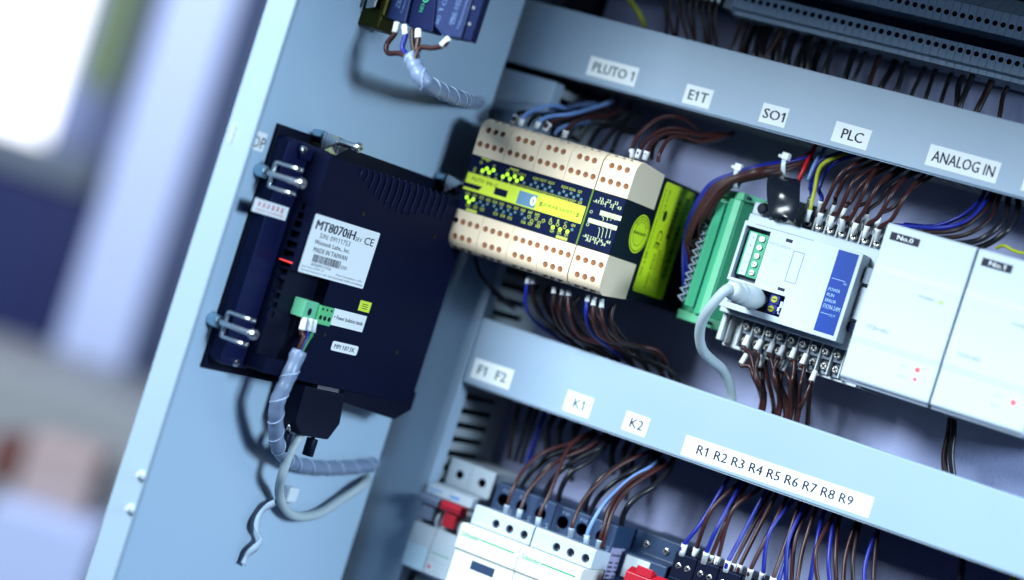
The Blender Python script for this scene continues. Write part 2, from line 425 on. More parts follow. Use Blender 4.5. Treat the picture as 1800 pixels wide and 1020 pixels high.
obj('housing', MB().box(.4, 89.6, YP+39.2, -8, -56.8, 21.6).box(.45, 89.55, YP+.6, YP+39.1, -35.1, -.1), 'black', plu, bev=.5)
for i in range(4): cream_block(22.5*i, 22.5, True, plu); cream_block(22.5*i, 22.5, False, plu)
fp = MB().box(.3, 89.2, YP+.1, YP+2, -35.0, -.05)
face = obj('front_panel', fp, 'pluto_face', plu)
yb = YP+.02
band = MB(); band.rect((1.2, yb, -22.4), EX, EZ, 87.2, 11.0)
obj('yellow_band', band, 'acid', face)
pr = MB(); y2 = YP-.04
obj('dark_stripe', MB().add([(0.6, y2, -18.0), (14.5, y2, -18.0), (12.3, y2, -20.8), (0.6, y2, -20.8)], [(0, 1, 2, 3)]), 'pluto_face', face)
obj('cover_slot', MB().rect((23.5, y2, -20.2), EX, EZ, 9.4, 4.4), 'pluto_face', face)
pr.text('PLUTO  B46 v2', (5.5, y2, -15.8), h=2.3, w=19, m=1)
pr.text('JOKAB SAFETY', (59.5, y2, -18.9), h=2.5, w=23.5, m=1)
for x in (56.9, 83.6):
    for k in range(3): pr.rect((x, y2, -18.9+k*.95), EX, EZ, 2.0, .6, 1)
obj('lettering', pr, ['pluto_face', 'acid_ink'], face)
lc = MB().box(40.8, 54.2, YP-.15, YP-.01, -21.7, -13.3)
ld = obj('display', lc, 'lcd', face)
obj('display_digit', MB().text('0', (50.3, YP-.2, -20.2), h=5.6, w=3.4, bold=.03), 'lcd_digit', plu)
z3p = lambda a, b: (780+a/6.375, 190+b/6.375); z4p = lambda a, b: (780+a/6.375, 340+b/6.375)
lon, loff, ptx = 'led_on', 'led_off', MB()
def led(m_, uv, r=1.0):
    p = PY(*uv, YP-.06); obj('lit_lamp' if m_ == 'led_on' else 'dark_lamp', MB().disk((p.x, YP-.06, p.z), EX, EZ, r, n=14), m_, face)
for q in [(435,703),(483,680),(510,722),(558,697),(663,770),(713,745),(740,795),(795,768),(820,815),(873,790)]: led(lon, z3p(*q), 1.25)
for q in [(588,745),(900,840),(977,862),(1027,838),(1052,885),(1107,862),(1135,910),(1187,888),(1213,933),(1295,957),(1345,935),(1375,980),(1427,957),(1457,1000),(1507,980),(1540,1025)]: led(loff, z3p(*q))
for q in [(258,45),(285,92),(330,68),(1222,380),(1303,405),(1385,430)]: led(lon, z4p(*q), 1.25)
for q in [(365,115),(410,95),(440,140),(490,118),(565,140),(590,185),(643,163),(670,210),(722,188),(750,235),(800,212),(875,230),(908,280),(1437,408)]: led(loff, z4p(*q))
for q in [(957,262),(985,310),(1037,283),(1067,332),(1117,308),(1195,330),(1275,352),(1357,378)]:
    p = PY(*z4p(*q), YP-.06); ptx.ring((p.x, YP-.06, p.z), EX, EZ, 1.15, .8)
def tt(s, uv, h=1.9): p = PY(*uv, YP-.06); ptx.text(s, (p.x, YP-.06, p.z), h=h, center=True, bold=.02)
for s, q in [('I5', (420,610)), ('I6', (490,590)), ('I7', (565,655)), ('I1', (350,680)), ('I2', (340,710)), ('I3', (425,740)), ('I4', (500,768)), ('I8', (578,795)), ('IQ10', (800,700)), ('IQ11', (810,738)), ('IQ12', (885,752)), ('I9', (722,702)), ('B', (650,815)), ('A', (730,840)),
             ('IQ15', (1035,795)), ('IQ17', (1118,815)), ('IQ21', (1205,842)), ('IQ24', (1355,890)), ('IQ26', (1440,915)), ('Q2', (1525,940)), ('IQ11', (810,858)), ('IQ13', (888,882)), ('IQ14', (965,903)), ('IQ16', (1045,927)), ('IQ20', (1125,950)), ('IQ22', (1205,977)), ('IQ23', (1283,1000)), ('IQ25', (1362,1022)), ('IQ27', (1445,1042)), ('Q3', (1525,1062))]: tt(s, z3p(*q))
for s, q in [('I30', (270,5)), ('I31', (345,28)), ('I32', (425,48)), ('I33', (500,75)), ('I34', (575,98)), ('I35', (650,122)), ('I36', (733,148)), ('I37', (812,168)), ('I40', (888,190)), ('I41', (968,215)), ('I42', (1050,240)), ('I20', (272,130)), ('I21', (352,155)), ('I22', (430,180)), ('I23', (580,228)), ('I24', (660,252)), ('I25', (738,278)), ('I26', (892,322)), ('I27', (970,345)), ('I43', (1053,370)), ('Q4', (1210,425)), ('Q5', (1292,445)), ('Q1', (1370,470)), ('Q0', (1450,362)), ('A', (1200,290)), ('B', (1283,312)), ('C', (1365,335))]: tt(s, z4p(*q))
for q, wd in (((480,575), 9), ((795,690), 9)):
    p = PY(*z3p(*q), YP); ptx.rect((p.x-3.5, YP-.06, p.z-.5), EX, EZ, wd*.75, 1.0)
for q in ((310,195), (1320,500)):
    p = PY(*z4p(*q), YP); ptx.rect((p.x-4, YP-.06, p.z-.9), EX, EZ, 8, 1.8)
obj('printed_legend', ptx, 'acid_text', face)
obj('olive_edge', MB().box(89.25, 90.3, YP+.05, YP+20, -35.0, -.05), 'olive', plu)

# expansion module
EX0, EX1 = 90.5, 113.6
ex = thing('expansion_module', 'narrow cream and black module with yellow-green side label, beside the controller', 'module', (102, YP, -60))
obj('housing', MB().box(EX0, EX1-.02, YP+39.2, -8, -56.8, 21.6).box(EX0+.2, EX1, YP+.4, YP+39.1, -35.05, -.1), 'black', ex, bev=.4)
cream_block(EX0, EX1-EX0, True, ex); cream_block(EX0, EX1-EX0, False, ex)
f2 = obj('front_panel', MB().box(EX0+.3, EX1-.4, YP+.1, YP+.9, -34.8, -.2), 'pluto_face', ex)
z5p = lambda a, b: (1000+a/6.375, 280+b/6.375)
pt = MB()
def q5(a, b): p = PY(*z5p(a, b), YP-.05); return Vector((p.x, YP-.05, p.z))
for a, b, w_, h_ in ((345, 610, 15, 3.0), (212, 690, 20.5, 2.8)):
    p = q5(a, b); pt.rect(p-EZ*.8, EX, EZ, w_, h_)
for s, a, b in (('-A1', 305, 470), ('S14', 385, 495), ('13', 365, 450), ('23', 447, 472), ('33', 530, 495), ('23', 480, 525), ('43', 562, 548), ('-A2', 190, 860), ('A3', 215, 905), ('13X', 275, 890), ('14', 300, 935), ('24', 350, 912), ('34', 385, 955), ('44', 440, 930)): pt.text(s, q5(a, b), h=2.1, center=True, bold=.03)
for a in (385, 430, 472, 515):
    pt.line(q5(a, 612), q5(a-4, 640), n_front, .35); pt.line(q5(a-14, 640), q5(a+4, 662), n_front, .35); pt.line(q5(a+4, 662), q5(a-4, 690), n_front, .35)
for a in (345, 385, 430, 472):
    pt.line(q5(a-12, 765), q5(a+2, 785), n_front, .35); pt.line(q5(a+2, 785), q5(a-22, 885), n_front, .35)
for a, b in ((418, 470), (500, 500)): pt.line(q5(a, b), q5(a-14, b+70), n_front, .3)
for a, b in ((250, 588), (210, 733)): pt.ring(q5(a, b), EX, EZ, 1.0, .7)
obj('printed_legend', pt, 'pale_text', f2)
obj('latch', MB().box(EX0+6, EX0+13, YP-.25, YP+.05, -1.6, -.25).box(EX0+6, EX0+13, YP-.25, YP+.05, -34.7, -33.4), 'black', ex)
# side label: the plane x = EX1
xs = EX1+.05
def rrect(y0, y1, z0, z1, r, n=5):
    out = []
    for cy, cz, a0 in ((y1-r, z1-r, 0), (y0+r, z1-r, 90), (y0+r, z0+r, 180), (y1-r, z0+r, 270)):
        for k in range(n+1):
            a = math.radians(a0+90*k/n); out.append((cy+r*math.cos(a), cz+r*math.sin(a)))
    return out
sl = MB().prism(rrect(-84.5, -40.0, -51.2, 19.6, 2.2), 'x', EX1+.02, EX1+.18)
slo = obj('side_label', sl, 'acid_label', ex)
sp = MB(); xt = EX1+.24; ny, nz = Vector((0, 1, 0)), Vector((0, 0, 1))
tdir, tup = Vector((0, 0, -1)), Vector((0, 1, 0))      # print that reads downwards
rnd = random.Random(3)
for y0, z_a, z_b in ((-62, 12, -14), (-51.5, 15, -38)):
    z = z_a
    while z > z_b:
        h_ = rnd.choice((.35, .35, .6, .9)); sp.rect((xt, y0, z-h_), ny, nz, 6.5, h_); z -= h_+rnd.choice((.35, .5, .9))
sp.text('Pluto E1T', (xt, -77, 15), tdir, tup, h=2.2, w=15)
sp.text('EXPANSION RELAY OUTPUTS', (xt, -82, 15), tdir, tup, h=1.4, w=44)
sp.text('CE', (xt, -74, -10), tdir, tup, h=6.2, w=12, bold=.01)
sp.text('E1T 0fe', (xt, -82, -26), tdir, tup, h=2.6, w=15)
sp.text('JOKAB SAFETY', (xt, -71.5, -25), tdir, tup, h=3.2, w=23, bold=.03)
sp.text('24V DC  3.3W  IP20', (xt, -66.5, -22), tdir, tup, h=1.4, w=20)
for k, y0 in enumerate((-64.5, -61.5, -58.5, -55.5)): sp.text(['P/N 20-070-10', 'S/N 00410732', 'AC-1  6A  250V', 'Made in Sweden'][k], (xt, y0, -22-k*2), tdir, tup, h=1.5, w=20-k)
sp.text('WWW', (xt, -79, 2), tdir, tup, h=1.2, w=6)
sp.text('IND. CONT. EQ.', (xt, -43.5, 10), tdir, tup, h=1.1, w=26)
sp.disk((xt, -72.5, -1), ny, nz, 2.6, 3.6); obj('print', sp, 'acid_ink', slo)
st = MB().cyl((EX1+.02, -98.6, -17), (EX1+.2, -98.6, -17), 12.2, n=36)
sto = obj('seal_sticker', st, 'acid_label', ex)
sq = MB(); c0 = (EX1+.26, -98.6, -17); sq.ring(c0, ny, nz, 11.2, 10.7, 36); sq.ring(c0, ny, nz, 7.6, 7.3, 36)
sq.text('JOKAB SAFETY', (EX1+.26, -98.6, -17), ny, nz, h=2.4, w=18, center=True, bold=.03)
for k in range(9):
    a = math.radians(35+k*13.5); c_ = Vector((EX1+.26, -98.6+9.2*math.cos(a), -17+9.2*math.sin(a)))
    sq.text('GUARANTEE'[8-k], c_, Vector((0, math.sin(a), -math.cos(a))), Vector((0, math.cos(a), math.sin(a))), h=1.8, center=True)
obj('print', sq, 'acid_ink', sto)

# ================================================================== GREEN TERMINAL MODULE
gm = thing('terminal_module', 'tall green terminal module squeezed between black module and white controller', 'terminal module', (150, -8, -57))
def gprism(poly, z0, z1, name, m_, **k): return obj(name, MB().prism(poly, 'z', z0, z1), m_, gm, **k)
gprism([(128, -8), (128, -38), (134, -44), (146, -44), (146.3, -60.0), (152, -64), (158, -64), (166, -50), (166.5, -8)], -53, 22, 'housing', 'green', bev=.5)
gprism([(129.5, -8), (129.5, -46), (148, -58), (158, -66.5), (167, -50), (167, -8)], 22.05, 27, 'end_cap', 'green_light', bev=.6)
gprism([(129.5, -8), (129.5, -46), (148, -58), (158, -66.5), (167, -50), (167, -8)], -59, -53.05, 'end_cap', 'green_light', bev=.6)
gprism([(140.2, -44.1), (139, -61), (141.5, -63.5), (146.0, -61.5), (147.0, -44.1)], -50, 18, 'plug_connector', 'green', bev=.4)
gprism([(146.1, -44.2), (146.1, -60.4), (146.7, -60.9), (146.7, -59.9)], -50, 18, 'groove', 'ink_teal')
gprism([(152.1, -64.2), (152.6, -65.2), (157, -65.2), (157.6, -64)], -52, 21.5, 'label_strip', 'green_light')
zz = MB()
zz.tube([(134.6 if k % 2 else 138.7, -62.2, -48+k*2.45) for k in range(26)], 1.0, 8)
zz.tube([(136.0 if k % 2 else 139.2, -60.2, -46.8+k*2.45) for k in range(26)], .8, 8)
obj('clamp_row', zz, 'ferrule_clear', gm)
gs = MB()
for p in ((160.5, -63, 24.6), (160.5, -63, -56)): gs.cyl((p[0], -64.2, p[2]), (p[0], -60, p[2]), 1.1, n=10)
obj('end_screw', gs, 'black', gm)
# bundle feeding it
bun = []
spec = [('blue', 0, 1), ('blue', 2.2, 2), ('brown', 3.5, 3), ('brown', 5.5, 3), ('brown', 7.2, 4), ('brown', 9, 4), ('brown', 10.5, 5), ('brown', 12.5, 6), ('brown', 14, 7)]
z6p = lambda a, b: (1160+a/6.375, 280+b/6.375)
for i, (c, o, k) in enumerate(spec):
    t = i/8
    Y = -64-5*math.sin(t*math.pi)
    e0 = PY(*z6p(1700+10*math.sin(i*2.), -30+40*math.cos(i*1.7)), -45)
    p4 = PY(*z6p(1400, 25+110*t), -56+3*math.cos(i*2.1)); p3 = PY(*z6p(1120+20*t, 75+125*t), Y)
    p2 = PY(*z6p(870+20*t, 150+110*t), Y-1); p1 = PY(*z6p(560+150*t, 280+110*t), Y-2); p0 = PY(*z6p(350+190*t, 610+40*t), Y-1)
    zend = -45+t*48
    pm = PY(*z6p(270+120*t, 900+10*t), Y+1)
    pts = [Vector((137.2+.6*t, -58, zend))]
    if zend < -15: pts += [Vector((134.0+2*t, -63+t*3, zend+12)), pm]
    elif zend < 0: pts += [Vector((135.5, -63, zend+8))]
    pts += [p0, p1, p2, p3, p4, e0]
    bun.append(dict(pts=pts, col=c, fer=0))
wires('of the bundle at the green module', 'wires of the tied bundle on the green module', bun, r=1.25)
def tie(pts, label, hx):
    m = MB(); c = Vector(pts)
    for k in range(2): pass
    return m
for uvs, lab, rad in ((z6p(868, 215), 'white cable tie nearest the green module, binding the brown bundle', 5.2), (z6p(1402, 80), 'white cable tie higher on the brown bundle, under the duct', 4.6)):
    c = PY(*uvs, -64 if rad > 5 else -56); ax = Vector((1, .15, .22)).normalized()
    a = ax.cross(EZ).normalized(); b = ax.cross(a)
    lp = [c+(a*math.cos(t)*rad*.95+b*math.sin(t)*rad*1.15) for t in [2*math.pi*i/24 for i in range(25)]]
    m = MB()
    for i in range(24):
        p, q = lp[i], lp[i+1]; m.add([p-ax*1.3, p+ax*1.3, q+ax*1.3, q-ax*1.3, ], [(0, 1, 2, 3)])
        pi, qi = c+(p-c)*1.14, c+(q-c)*1.14; m.add([pi-ax*1.3, pi+ax*1.3, qi+ax*1.3, qi-ax*1.3], [(0, 1, 2, 3)])
        m.add([p-ax*1.3, pi-ax*1.3, qi-ax*1.3, q-ax*1.3, p+ax*1.3, pi+ax*1.3, qi+ax*1.3, q+ax*1.3], [(0, 1, 2, 3), (4, 5, 6, 7)])
    t_ = obj('cable_tie', m, 'tie', label=lab, cat='cable tie', group='cable ties on the brown bundle')
    h = c+Vector((0, -2.0, rad*1.25))
    hm = MB().box(h.x-2.3, h.x+2.3, h.y-3.0, h.y+1.6, h.z-2.2, h.z+2.2).box(h.x-5.5, h.x-2.4, h.y-.6, h.y+.4, h.z-1.5, h.z+.6)
    obj('tie_head', hm, 'ferrule', t_, bev=1.2)

# ================================================================== WHITE CONTROLLER
plc = thing('logic_controller', 'white programmable controller with blue stripe and screw terminals', 'controller', (214, -8, -66))
obj('base', MB().box(168, 260, -52, -8, -66.5, 32).box(168, 171, -64, -52, -64, -46).box(167.5, 170.5, -64, -52, 16, 24), 'lgrey', plc, bev=.6)
obj('body', MB().box(167.2, 260, -70, -52.2, -47, 16).box(167.4, 176.2, -68, -52.2, 16, 23.6), 'white', plc, bev=.9)
cover = MB().box(171.6, 251.3, -83, -70.2, -44, 10.3)
cc = MB().box(173.6, 190.0, -90, -74.0, -25.2, 7.4, 1).box(179, 211.8, -90, -73, -40.2, -27.3, 1).box(171, 179, -90, -73, -40.2, -27.3, 1)
cme = cut(cover, cc, ['white', 'mgrey'], BASE[plc.name])
obj('cover', None, None or ['white', 'mgrey'], plc, me=cme, bev=.5)
obj('seam', MB().box(179, 218.3, -83.06, -82.9, 10.35-.9, 10.35-.5).box(171.6, 214, -70.4, -70.15, -44.6, -44.05), 'mgrey', plc)
fl = MB(); yc = -83.06
def frame_rect(m_, x0, x1, z0, z1, t, y):
    m_.rect((x0, y, z0), EX, EZ, x1-x0, t); m_.rect((x0, y, z1-t), EX, EZ, x1-x0, t)
    m_.rect((x0, y, z0+t), EX, EZ, t, z1-z0-2*t); m_.rect((x1-t, y, z0+t), EX, EZ, t, z1-z0-2*t)
frame_rect(fl, 208.2, 215.7, -18.5, .9, .5, yc)
obj('cover_window', fl, 'mgrey', plc)
obj('cover_notch', MB().box(201.2, 205.6, -83.1, -82.9, 4.6, 6.6).box(205.6, 210.2, -83.1, -82.9, -24.6, -22.8), 'ink', plc)
tx = MB(); tx.text('MITSUBISHI', (191.2, yc, .3), h=1.9, w=14.5, bold=.02)
obj('maker_lettering', tx, 'ink_grey', plc)
tx = MB(); tx.text('FX1N', (194, yc, -5.4), h=2.8, w=10); tx.text('24MR', (196, yc, -9.4), h=2.0, w=6); tx.text('MELSEC', (191.8, yc, -23.6), h=2.6, w=14.5, bold=.03)
obj('model_lettering', tx, 'pale_blue', plc)
stp = obj('blue_stripe', MB().box(235.6, 248.8, -83.18, -82.9, -41.2, 9), 'stripe', plc)
tx = MB(); ys = -83.24
for s, z, w_, h_ in (('POWER', -16.0, 7.5, 1.9), ('RUN', -19.4, 4.6, 1.9), ('ERROR', -22.8, 7.0, 1.9), ('FX1N-24M', -26.8, 10.8, 2.6)): tx.text(s, (236.9, ys, z), h=h_, w=w_, bold=.03)
tx.rect((236.6, ys, -8.6), EX, EZ, 9, .35); tx.text('IN', (245.0, ys, -10.6), h=1.5); tx.rect((236.6, ys, -30.0), EX, EZ, 6, .35); tx.text('OUT', (242.2, ys, -30.8), h=1.5, w=4)
obj('stripe_lettering', tx, 'stripe_text', stp)
# green card in the upper opening
gc = obj('terminal_card', MB().box(175.0, 188.6, -79.5, -74.1, -22.5, 5.2), 'green', plc, bev=.4)
obj('card_strip', MB().box(176.6, 181.2, -80.4, -79.55, -22, 4.4), 'white', gc)
m_ = MB(); m2 = MB()
for k in range(5):
    z = 2.0-k*5.3; m_.cyl((184.9, -79.5, z), (184.9, -80.6, z), 1.75, n=14); m2.box(183.6, 186.2, -80.72, -80.55, z-.25, z+.25)
    m2.text('ABCDE'[k], (178.4, -80.5, z-1), h=1.4)
obj('card_screws', m_, 'screw', gc); obj('card_slots', m2, 'mgrey', gc)
# trimmers and plug in the lower opening
for z, n_ in ((-30.6, 0), (-36.6, 1)):
    x = 204.6-n_*.3
    tr = obj('trimmer', MB().box(x-3.2, x+3.2, -80, -73.1, z-2.8, z+2.8), 'blue', plc, bev=.3)
    obj('trimmer_dial', MB().cyl((x, -80, z), (x, -80.8, z), 2.0, n=14), 'yellow_green', tr)
    obj('dial_slot', MB().box(x-1.5, x+1.5, -80.95, -80.78, z-.3, z+.3), 'brown', tr)
obj('switch', MB().box(208.7, 210.6, -80, -73.1, -38.5, -30.5).box(208.9, 210.4, -82.4, -80, -37, -34.4), 'white', plc, bev=.2)
# terminals
def scr(x, y, z, r=2.6, par=plc, name='terminal_screw'):
    s_ = obj(name, MB().cyl((x, y+2.5, z), (x, y, z), r, r*.85, 14), 'screw', par, bev=.4)
    a = rnd.uniform(0, 1.5); dx, dz = math.cos(a)*r*.62, math.sin(a)*r*.62
    q = MB().line((x-dx, y-.08, z-dz), (x+dx, y-.08, z+dz), n_front, .75).line((x+dz, y-.08, z-dx), (x-dz, y-.08, z+dx), n_front, .75)
    obj('cross_slot', q, 'black', s_)
PT = 7.78
def well_(*a): obj('terminal_well', MB().box(*a), 'mgrey', plc)
def fin_(*a): obj('barrier_fin', MB().box(*a), 'lgrey', plc, bev=.25)
for i in range(7):
    x = 201.3+PT*i; well_(x-3.3, x+3.3, -57.5, -52.05, 16.1, 24.2); scr(x, -60.5, 20.0)
    well_(x-7.2, x-.6, -53, -52.05, 24.3, 31.6); scr(x-3.9, -55.5, 28.2)
for i in range(8): fin_(197.1+PT*i, 198.1+PT*i, -59.5, -52.1, 16.05, 25)
for i in range(9):
    x = 183.4+PT*i; well_(x-3.3, x+3.3, -57.5, -52.05, -55.6, -47.1); scr(x, -60.5, -51.2)
    well_(x-3.3, x+3.3, -54, -52.05, -64.5, -55.8); scr(x+.3, -57, -59.8)
for i in range(11): fin_(171.7+PT*i, 172.7+PT*i, -59.5, -52.1, -64.4, -47.05)
obj('side_connector', MB().box(252.2, 258.8, -76, -70.05, -6, 4), 'mgrey', plc, bev=.4)
obj('ribbon_cover', MB().box(252.0, 259.5, -74, -70.05, -28, -8), 'white', plc, bev=.4)
obj('side_slot', MB().box(252.4, 258.8, -75, -70.05, -36, -30), 'black', plc)
# mini plug and its cable
pl = thing('cable_plug', 'grey round plug pushed into the white controller', 'plug', (193, -82, -34))
px_, pz_ = 193.0, -33.6
pb = MB(); rs = [(-74, 5.6), (-83, 5.8), (-84, 7.0), (-101, 7.0), (-103, 5.7), (-105.5, 5.7), (-106.5, 6.5), (-109.5, 6.3), (-111, 5.2), (-113, 5.2), (-114, 5.9), (-117, 5.6), (-121, 4.2)]
pb.tube([(px_, y, pz_) for y, r in rs], [r for y, r in rs], 20)
obj('plug_body', pb, 'lgrey', pl)
z7p = lambda a, b: (1160+a/4.856, 430+b/4.856)
cp = [Vector((px_, -117, pz_)), Vector((px_-1, -124, pz_-1)), PY(*z7p(450, 510), -124), PY(*z7p(365, 640), -118), PY(*z7p(338, 780), -108), PY(*z7p(365, 900), -98), PY(*z7p(440, 985), -86), PY(1268, 648, -74), PY(1281, 672, -64), PY(1286, 702, -55), Vector((PY(1286, 702, -55).x, -52, -112))]
obj('cable', MB().tube(spline(cp), 3.1, 10), 'cable_grey', pl)
# black sleeve
bs = thing('tape_flag', 'glossy black tape flag over the top corner of the white controller', 'tape', (180, -60, 14))
pa = [PY(*z6p(a, b), y) for a, b, y in ((1250, 170, -54), (1600, 250, -54), (1590, 450, -72), (1212, 400, -72), (1525, 715, -76), (1228, 640, -76))]
mb = MB(); rows = [(pa[0], pa[1]), (pa[0].lerp(pa[3], .5)+Vector((0, -7, 3)), pa[1].lerp(pa[2], .5)+Vector((0, -7, 3))), (pa[3]+Vector((0, -2, 0)), pa[2]+Vector((0, -2, 0))), (pa[3].lerp(pa[5], .5)+Vector((0, -1, 0)), pa[2].lerp(pa[4], .5)+Vector((0, .5, 0))), (pa[5], pa[4])]
cols = 7; g = []
for j, (l, r) in enumerate(rows):
    for i in range(cols):
        t = i/(cols-1); p = l.lerp(r, t); p.y -= 3.0*math.sin(math.pi*t)*(1 if j < 3 else .5)+.5*math.sin(t*9+j*2); p.z += .9*math.sin(t*7+j) if j in (0, 4) else 0
        g.append(p)
fs = [(j*cols+i, j*cols+i+1, (j+1)*cols+i+1, (j+1)*cols+i) for j in range(4) for i in range(cols-1)]
mb.add(g, fs, 0, True)
tp = obj('tape', mb, 'black_gloss', bs)
sd = tp.modifiers.new('solid', 'SOLIDIFY'); sd.thickness = .0014; sd.offset = 1
ss = tp.modifiers.new('sub', 'SUBSURF'); ss.levels = 2; ss.render_levels = 2
kn = [PY(*z6p(a, b), -72) for a, b in ((1160, 560), (1200, 600), (1290, 640), (1370, 650), (1420, 680))]
obj('tape_twist', MB().tube(spline(kn), [2.2+.6*math.sin(k*1.3) for k in range(33)], 8), 'black_gloss', bs)
obj('tape_knot', MB().cyl(kn[0]+Vector((0, 1, 0)), kn[0]+Vector((0, -3, 0)), 4.2, 3.0, 14), 'black_gloss', bs, bev=.8)

# wires above the white controller
zc8 = lambda a, b: (1200+a/3, b/3)
top = []
def up(i, row2, col, via, endx, fer=6):
    x = 201.3+PT*i-(3.9 if row2 else 0); y, z = (-57.5, 29.5) if row2 else (-62.5, 21.2)
    pts = [(x, y, z), (x+rnd.uniform(-.8, .8), y-1, z+8)]+[PY(*q) for q in via]+[(endx, -48, 70), (endx+2, -40, 78)]
    top.append(dict(pts=pts, col=col, fer=fer))
up(0, False, 'yellow_green', [(1432, 335, -62), (1445, 290, -58)], 209, 7)
up(0, True, 'blue', [(1425, 325, -50), (1440, 285, -50)], 206, 6)
up(1, True, 'blue', [(1440, 330, -52), (1462, 290, -52)], 214)
up(1, False, 'brown', [(1450, 360, -64), (1475, 310, -66), (1500, 290, -62)], 222, 7)
up(2, True, 'brown', [(1470, 345, -55), (1490, 310, -58), (1515, 296, -52)], 229)
up(2, False, 'brown', [(1475, 372, -66), (1500, 320, -68), (1532, 300, -60)], 235, 7)
up(3, False, 'brown', [(1495, 385, -66), (1522, 330, -70), (1534, 305, -64)], 233, 7)
up(3, True, 'brown', [(1495, 355, -56), (1520, 320, -56)], 239)
up(4, False, 'brown', [(1520, 370, -66), (1545, 325, -66)], 244, 7)
up(4, True, 'brown_dark', [(1525, 355, -55), (1550, 325, -55)], 247)
up(5, False, 'brown', [(1545, 380, -66), (1572, 335, -66)], 252, 7)
up(5, True, 'brown_dark', [(1545, 355, -55), (1570, 325, -55)], 256)
up(6, False, 'brown', [(1568, 385, -66), (1595, 340, -66)], 260, 7)
up(6, True, 'brown_dark', [(1570, 365, -55), (1600, 335, -55)], 265)
wires('above the white controller', 'wires above the white controller', top, r=1.35)
ext = [dict(pts=[PY(1398, 330, -50), PY(1412, 300, -50), PY(1425, 272, -46), PY(1440, 245, -40)], col='red_wire', r=1.4),
       dict(pts=[PY(1420, 318, -52), PY(1434, 285, -50), PY(1450, 262, -46), PY(1465, 240, -40)], col='light_blue', r=1.3)]
wires('emerging behind the black tape flag', 'short wires behind the tape flag', ext)
# wires below the white controller
bot = []
z5q = lambda a, b: (1280+a/3.4, 380+b/3.4)
specs = [((120, 720), [(135, 830), (160, 940), (175, 1010)], 1345, 0), ((195, 745), [(180, 850), (165, 920), (190, 1010)], 1340, 0), ((265, 760), [(255, 850), (275, 930), (290, 1010)], 1372, 0), ((330, 780), [(300, 860), (275, 920), (282, 1010)], 1376, 0), ((398, 795), [(395, 870), (390, 950), (380, 1010)], 1398, 0), ((465, 830), [(455, 900), (440, 980), (430, 1030)], 1412, 0), ((520, 930), [(495, 1000), (470, 1060), (445, 1120)], 1412, 1),
         ((208, 850), [(205, 920), (208, 1010)], 1345, 2), ((345, 870), [(340, 930), (370, 1000)], 1392, 2), ((108, 830), [(130, 900), (160, 980)], 1343, 2), ((300, 860), [(320, 920), (315, 1010)], 1390, 2)]
for (a, b), via, uend, kind in specs:
    Y = (-64, -60, -57)[kind]
    p0 = PY(*z5q(a, b), Y); pts = [p0, p0+Vector((rnd.uniform(-.5, .5), -2, -7))]+[PY(*z5q(*q), Y-1-(i == 1)) for i, q in enumerate(via)]
    e = PY(uend, 700, -50); pts += [Vector((e.x, -50, -90)), Vector((e.x, -45, -108))]
    bot.append(dict(pts=pts, col='brown', fer=6.5, fr=1.8))
bot.sort(key=lambda d: d['pts'][0][0])
wires('below the white controller', 'wires below the white controller', bot, r=1.35)

# ================================================================== ANALOG MODULES
def analog(x0, x1, label, num, reds):
    a = thing('analog_module', label, 'module', ((x0+x1)/2, -8, -64), group='white analog modules')
    obj('back_shell', MB().box(x0+.8, x1-.2, -60, -8, -66, 30).box(x0+.4, x1-.1, -92, -60.1, -64.6, -63.2), 'mgrey', a, bev=.5)
    yf = -95
    prof = [(-60, 31.8), (yf+1.5, 31.8), (yf, 30.3), (yf-.1, 7), (yf-.3, 3), (yf-.3, -37.0), (yf+.25, -41), (yf+.4, -61.5), (yf+2, -63), (-60, -63)]
    fs_ = obj('front_shell', MB().prism(prof, 'x', x0, x1), 'white', a, bev=.9)
    nl = obj('number_plate', MB().box(x0+4, x0+22.5, yf-.15, yf+.1, 22.2, 27.0), 'ink', a)
    obj('number', MB().text(num, (x0+8.4, yf-.2, 23.4), h=2.7, w=10, bold=.02), 'paper', nl)
    t = MB(); t.text('FX2N-4AD', (x0+7.2, yf-.56, -31), h=2.7, w=14.2); obj('model_lettering', t, 'ink_grey', a); t = MB(); t.text('POWER', (x0+32, yf-.56, -5.6), h=2.0, w=10)
    obj('power_lettering', t, 'ink_grey', a)
    t = MB(); t.text('24V', (x0+34, yf+.14, -46.6), h=2.0, w=5); t.text('A/D', (x0+34, yf+.14, -52.6), h=2.0, w=5)
    obj('lamp_lettering', t, 'pale_blue', a)
    g = obj('power_lamp', MB().disk((x0+46, yf-.58, -4.6), EX, EZ, 1.3), 'led_green', a)
    for dx, z, r in reds: obj('status_lamp', MB().disk((x0+dx, yf+.12, z), EX, EZ, r), 'led_red', a)
    return a
analog(264.3, 320.6, 'white analog module against the PLC with green lamp lit', 'No.0', ((44.6, -45.6, 1.5), (44.8, -51.2, 1.1)))
analog(321.9, 378.5, 'white analog module at the right edge of the photograph', 'No.1', ((46.5, -47, 1.6),))
anb = []
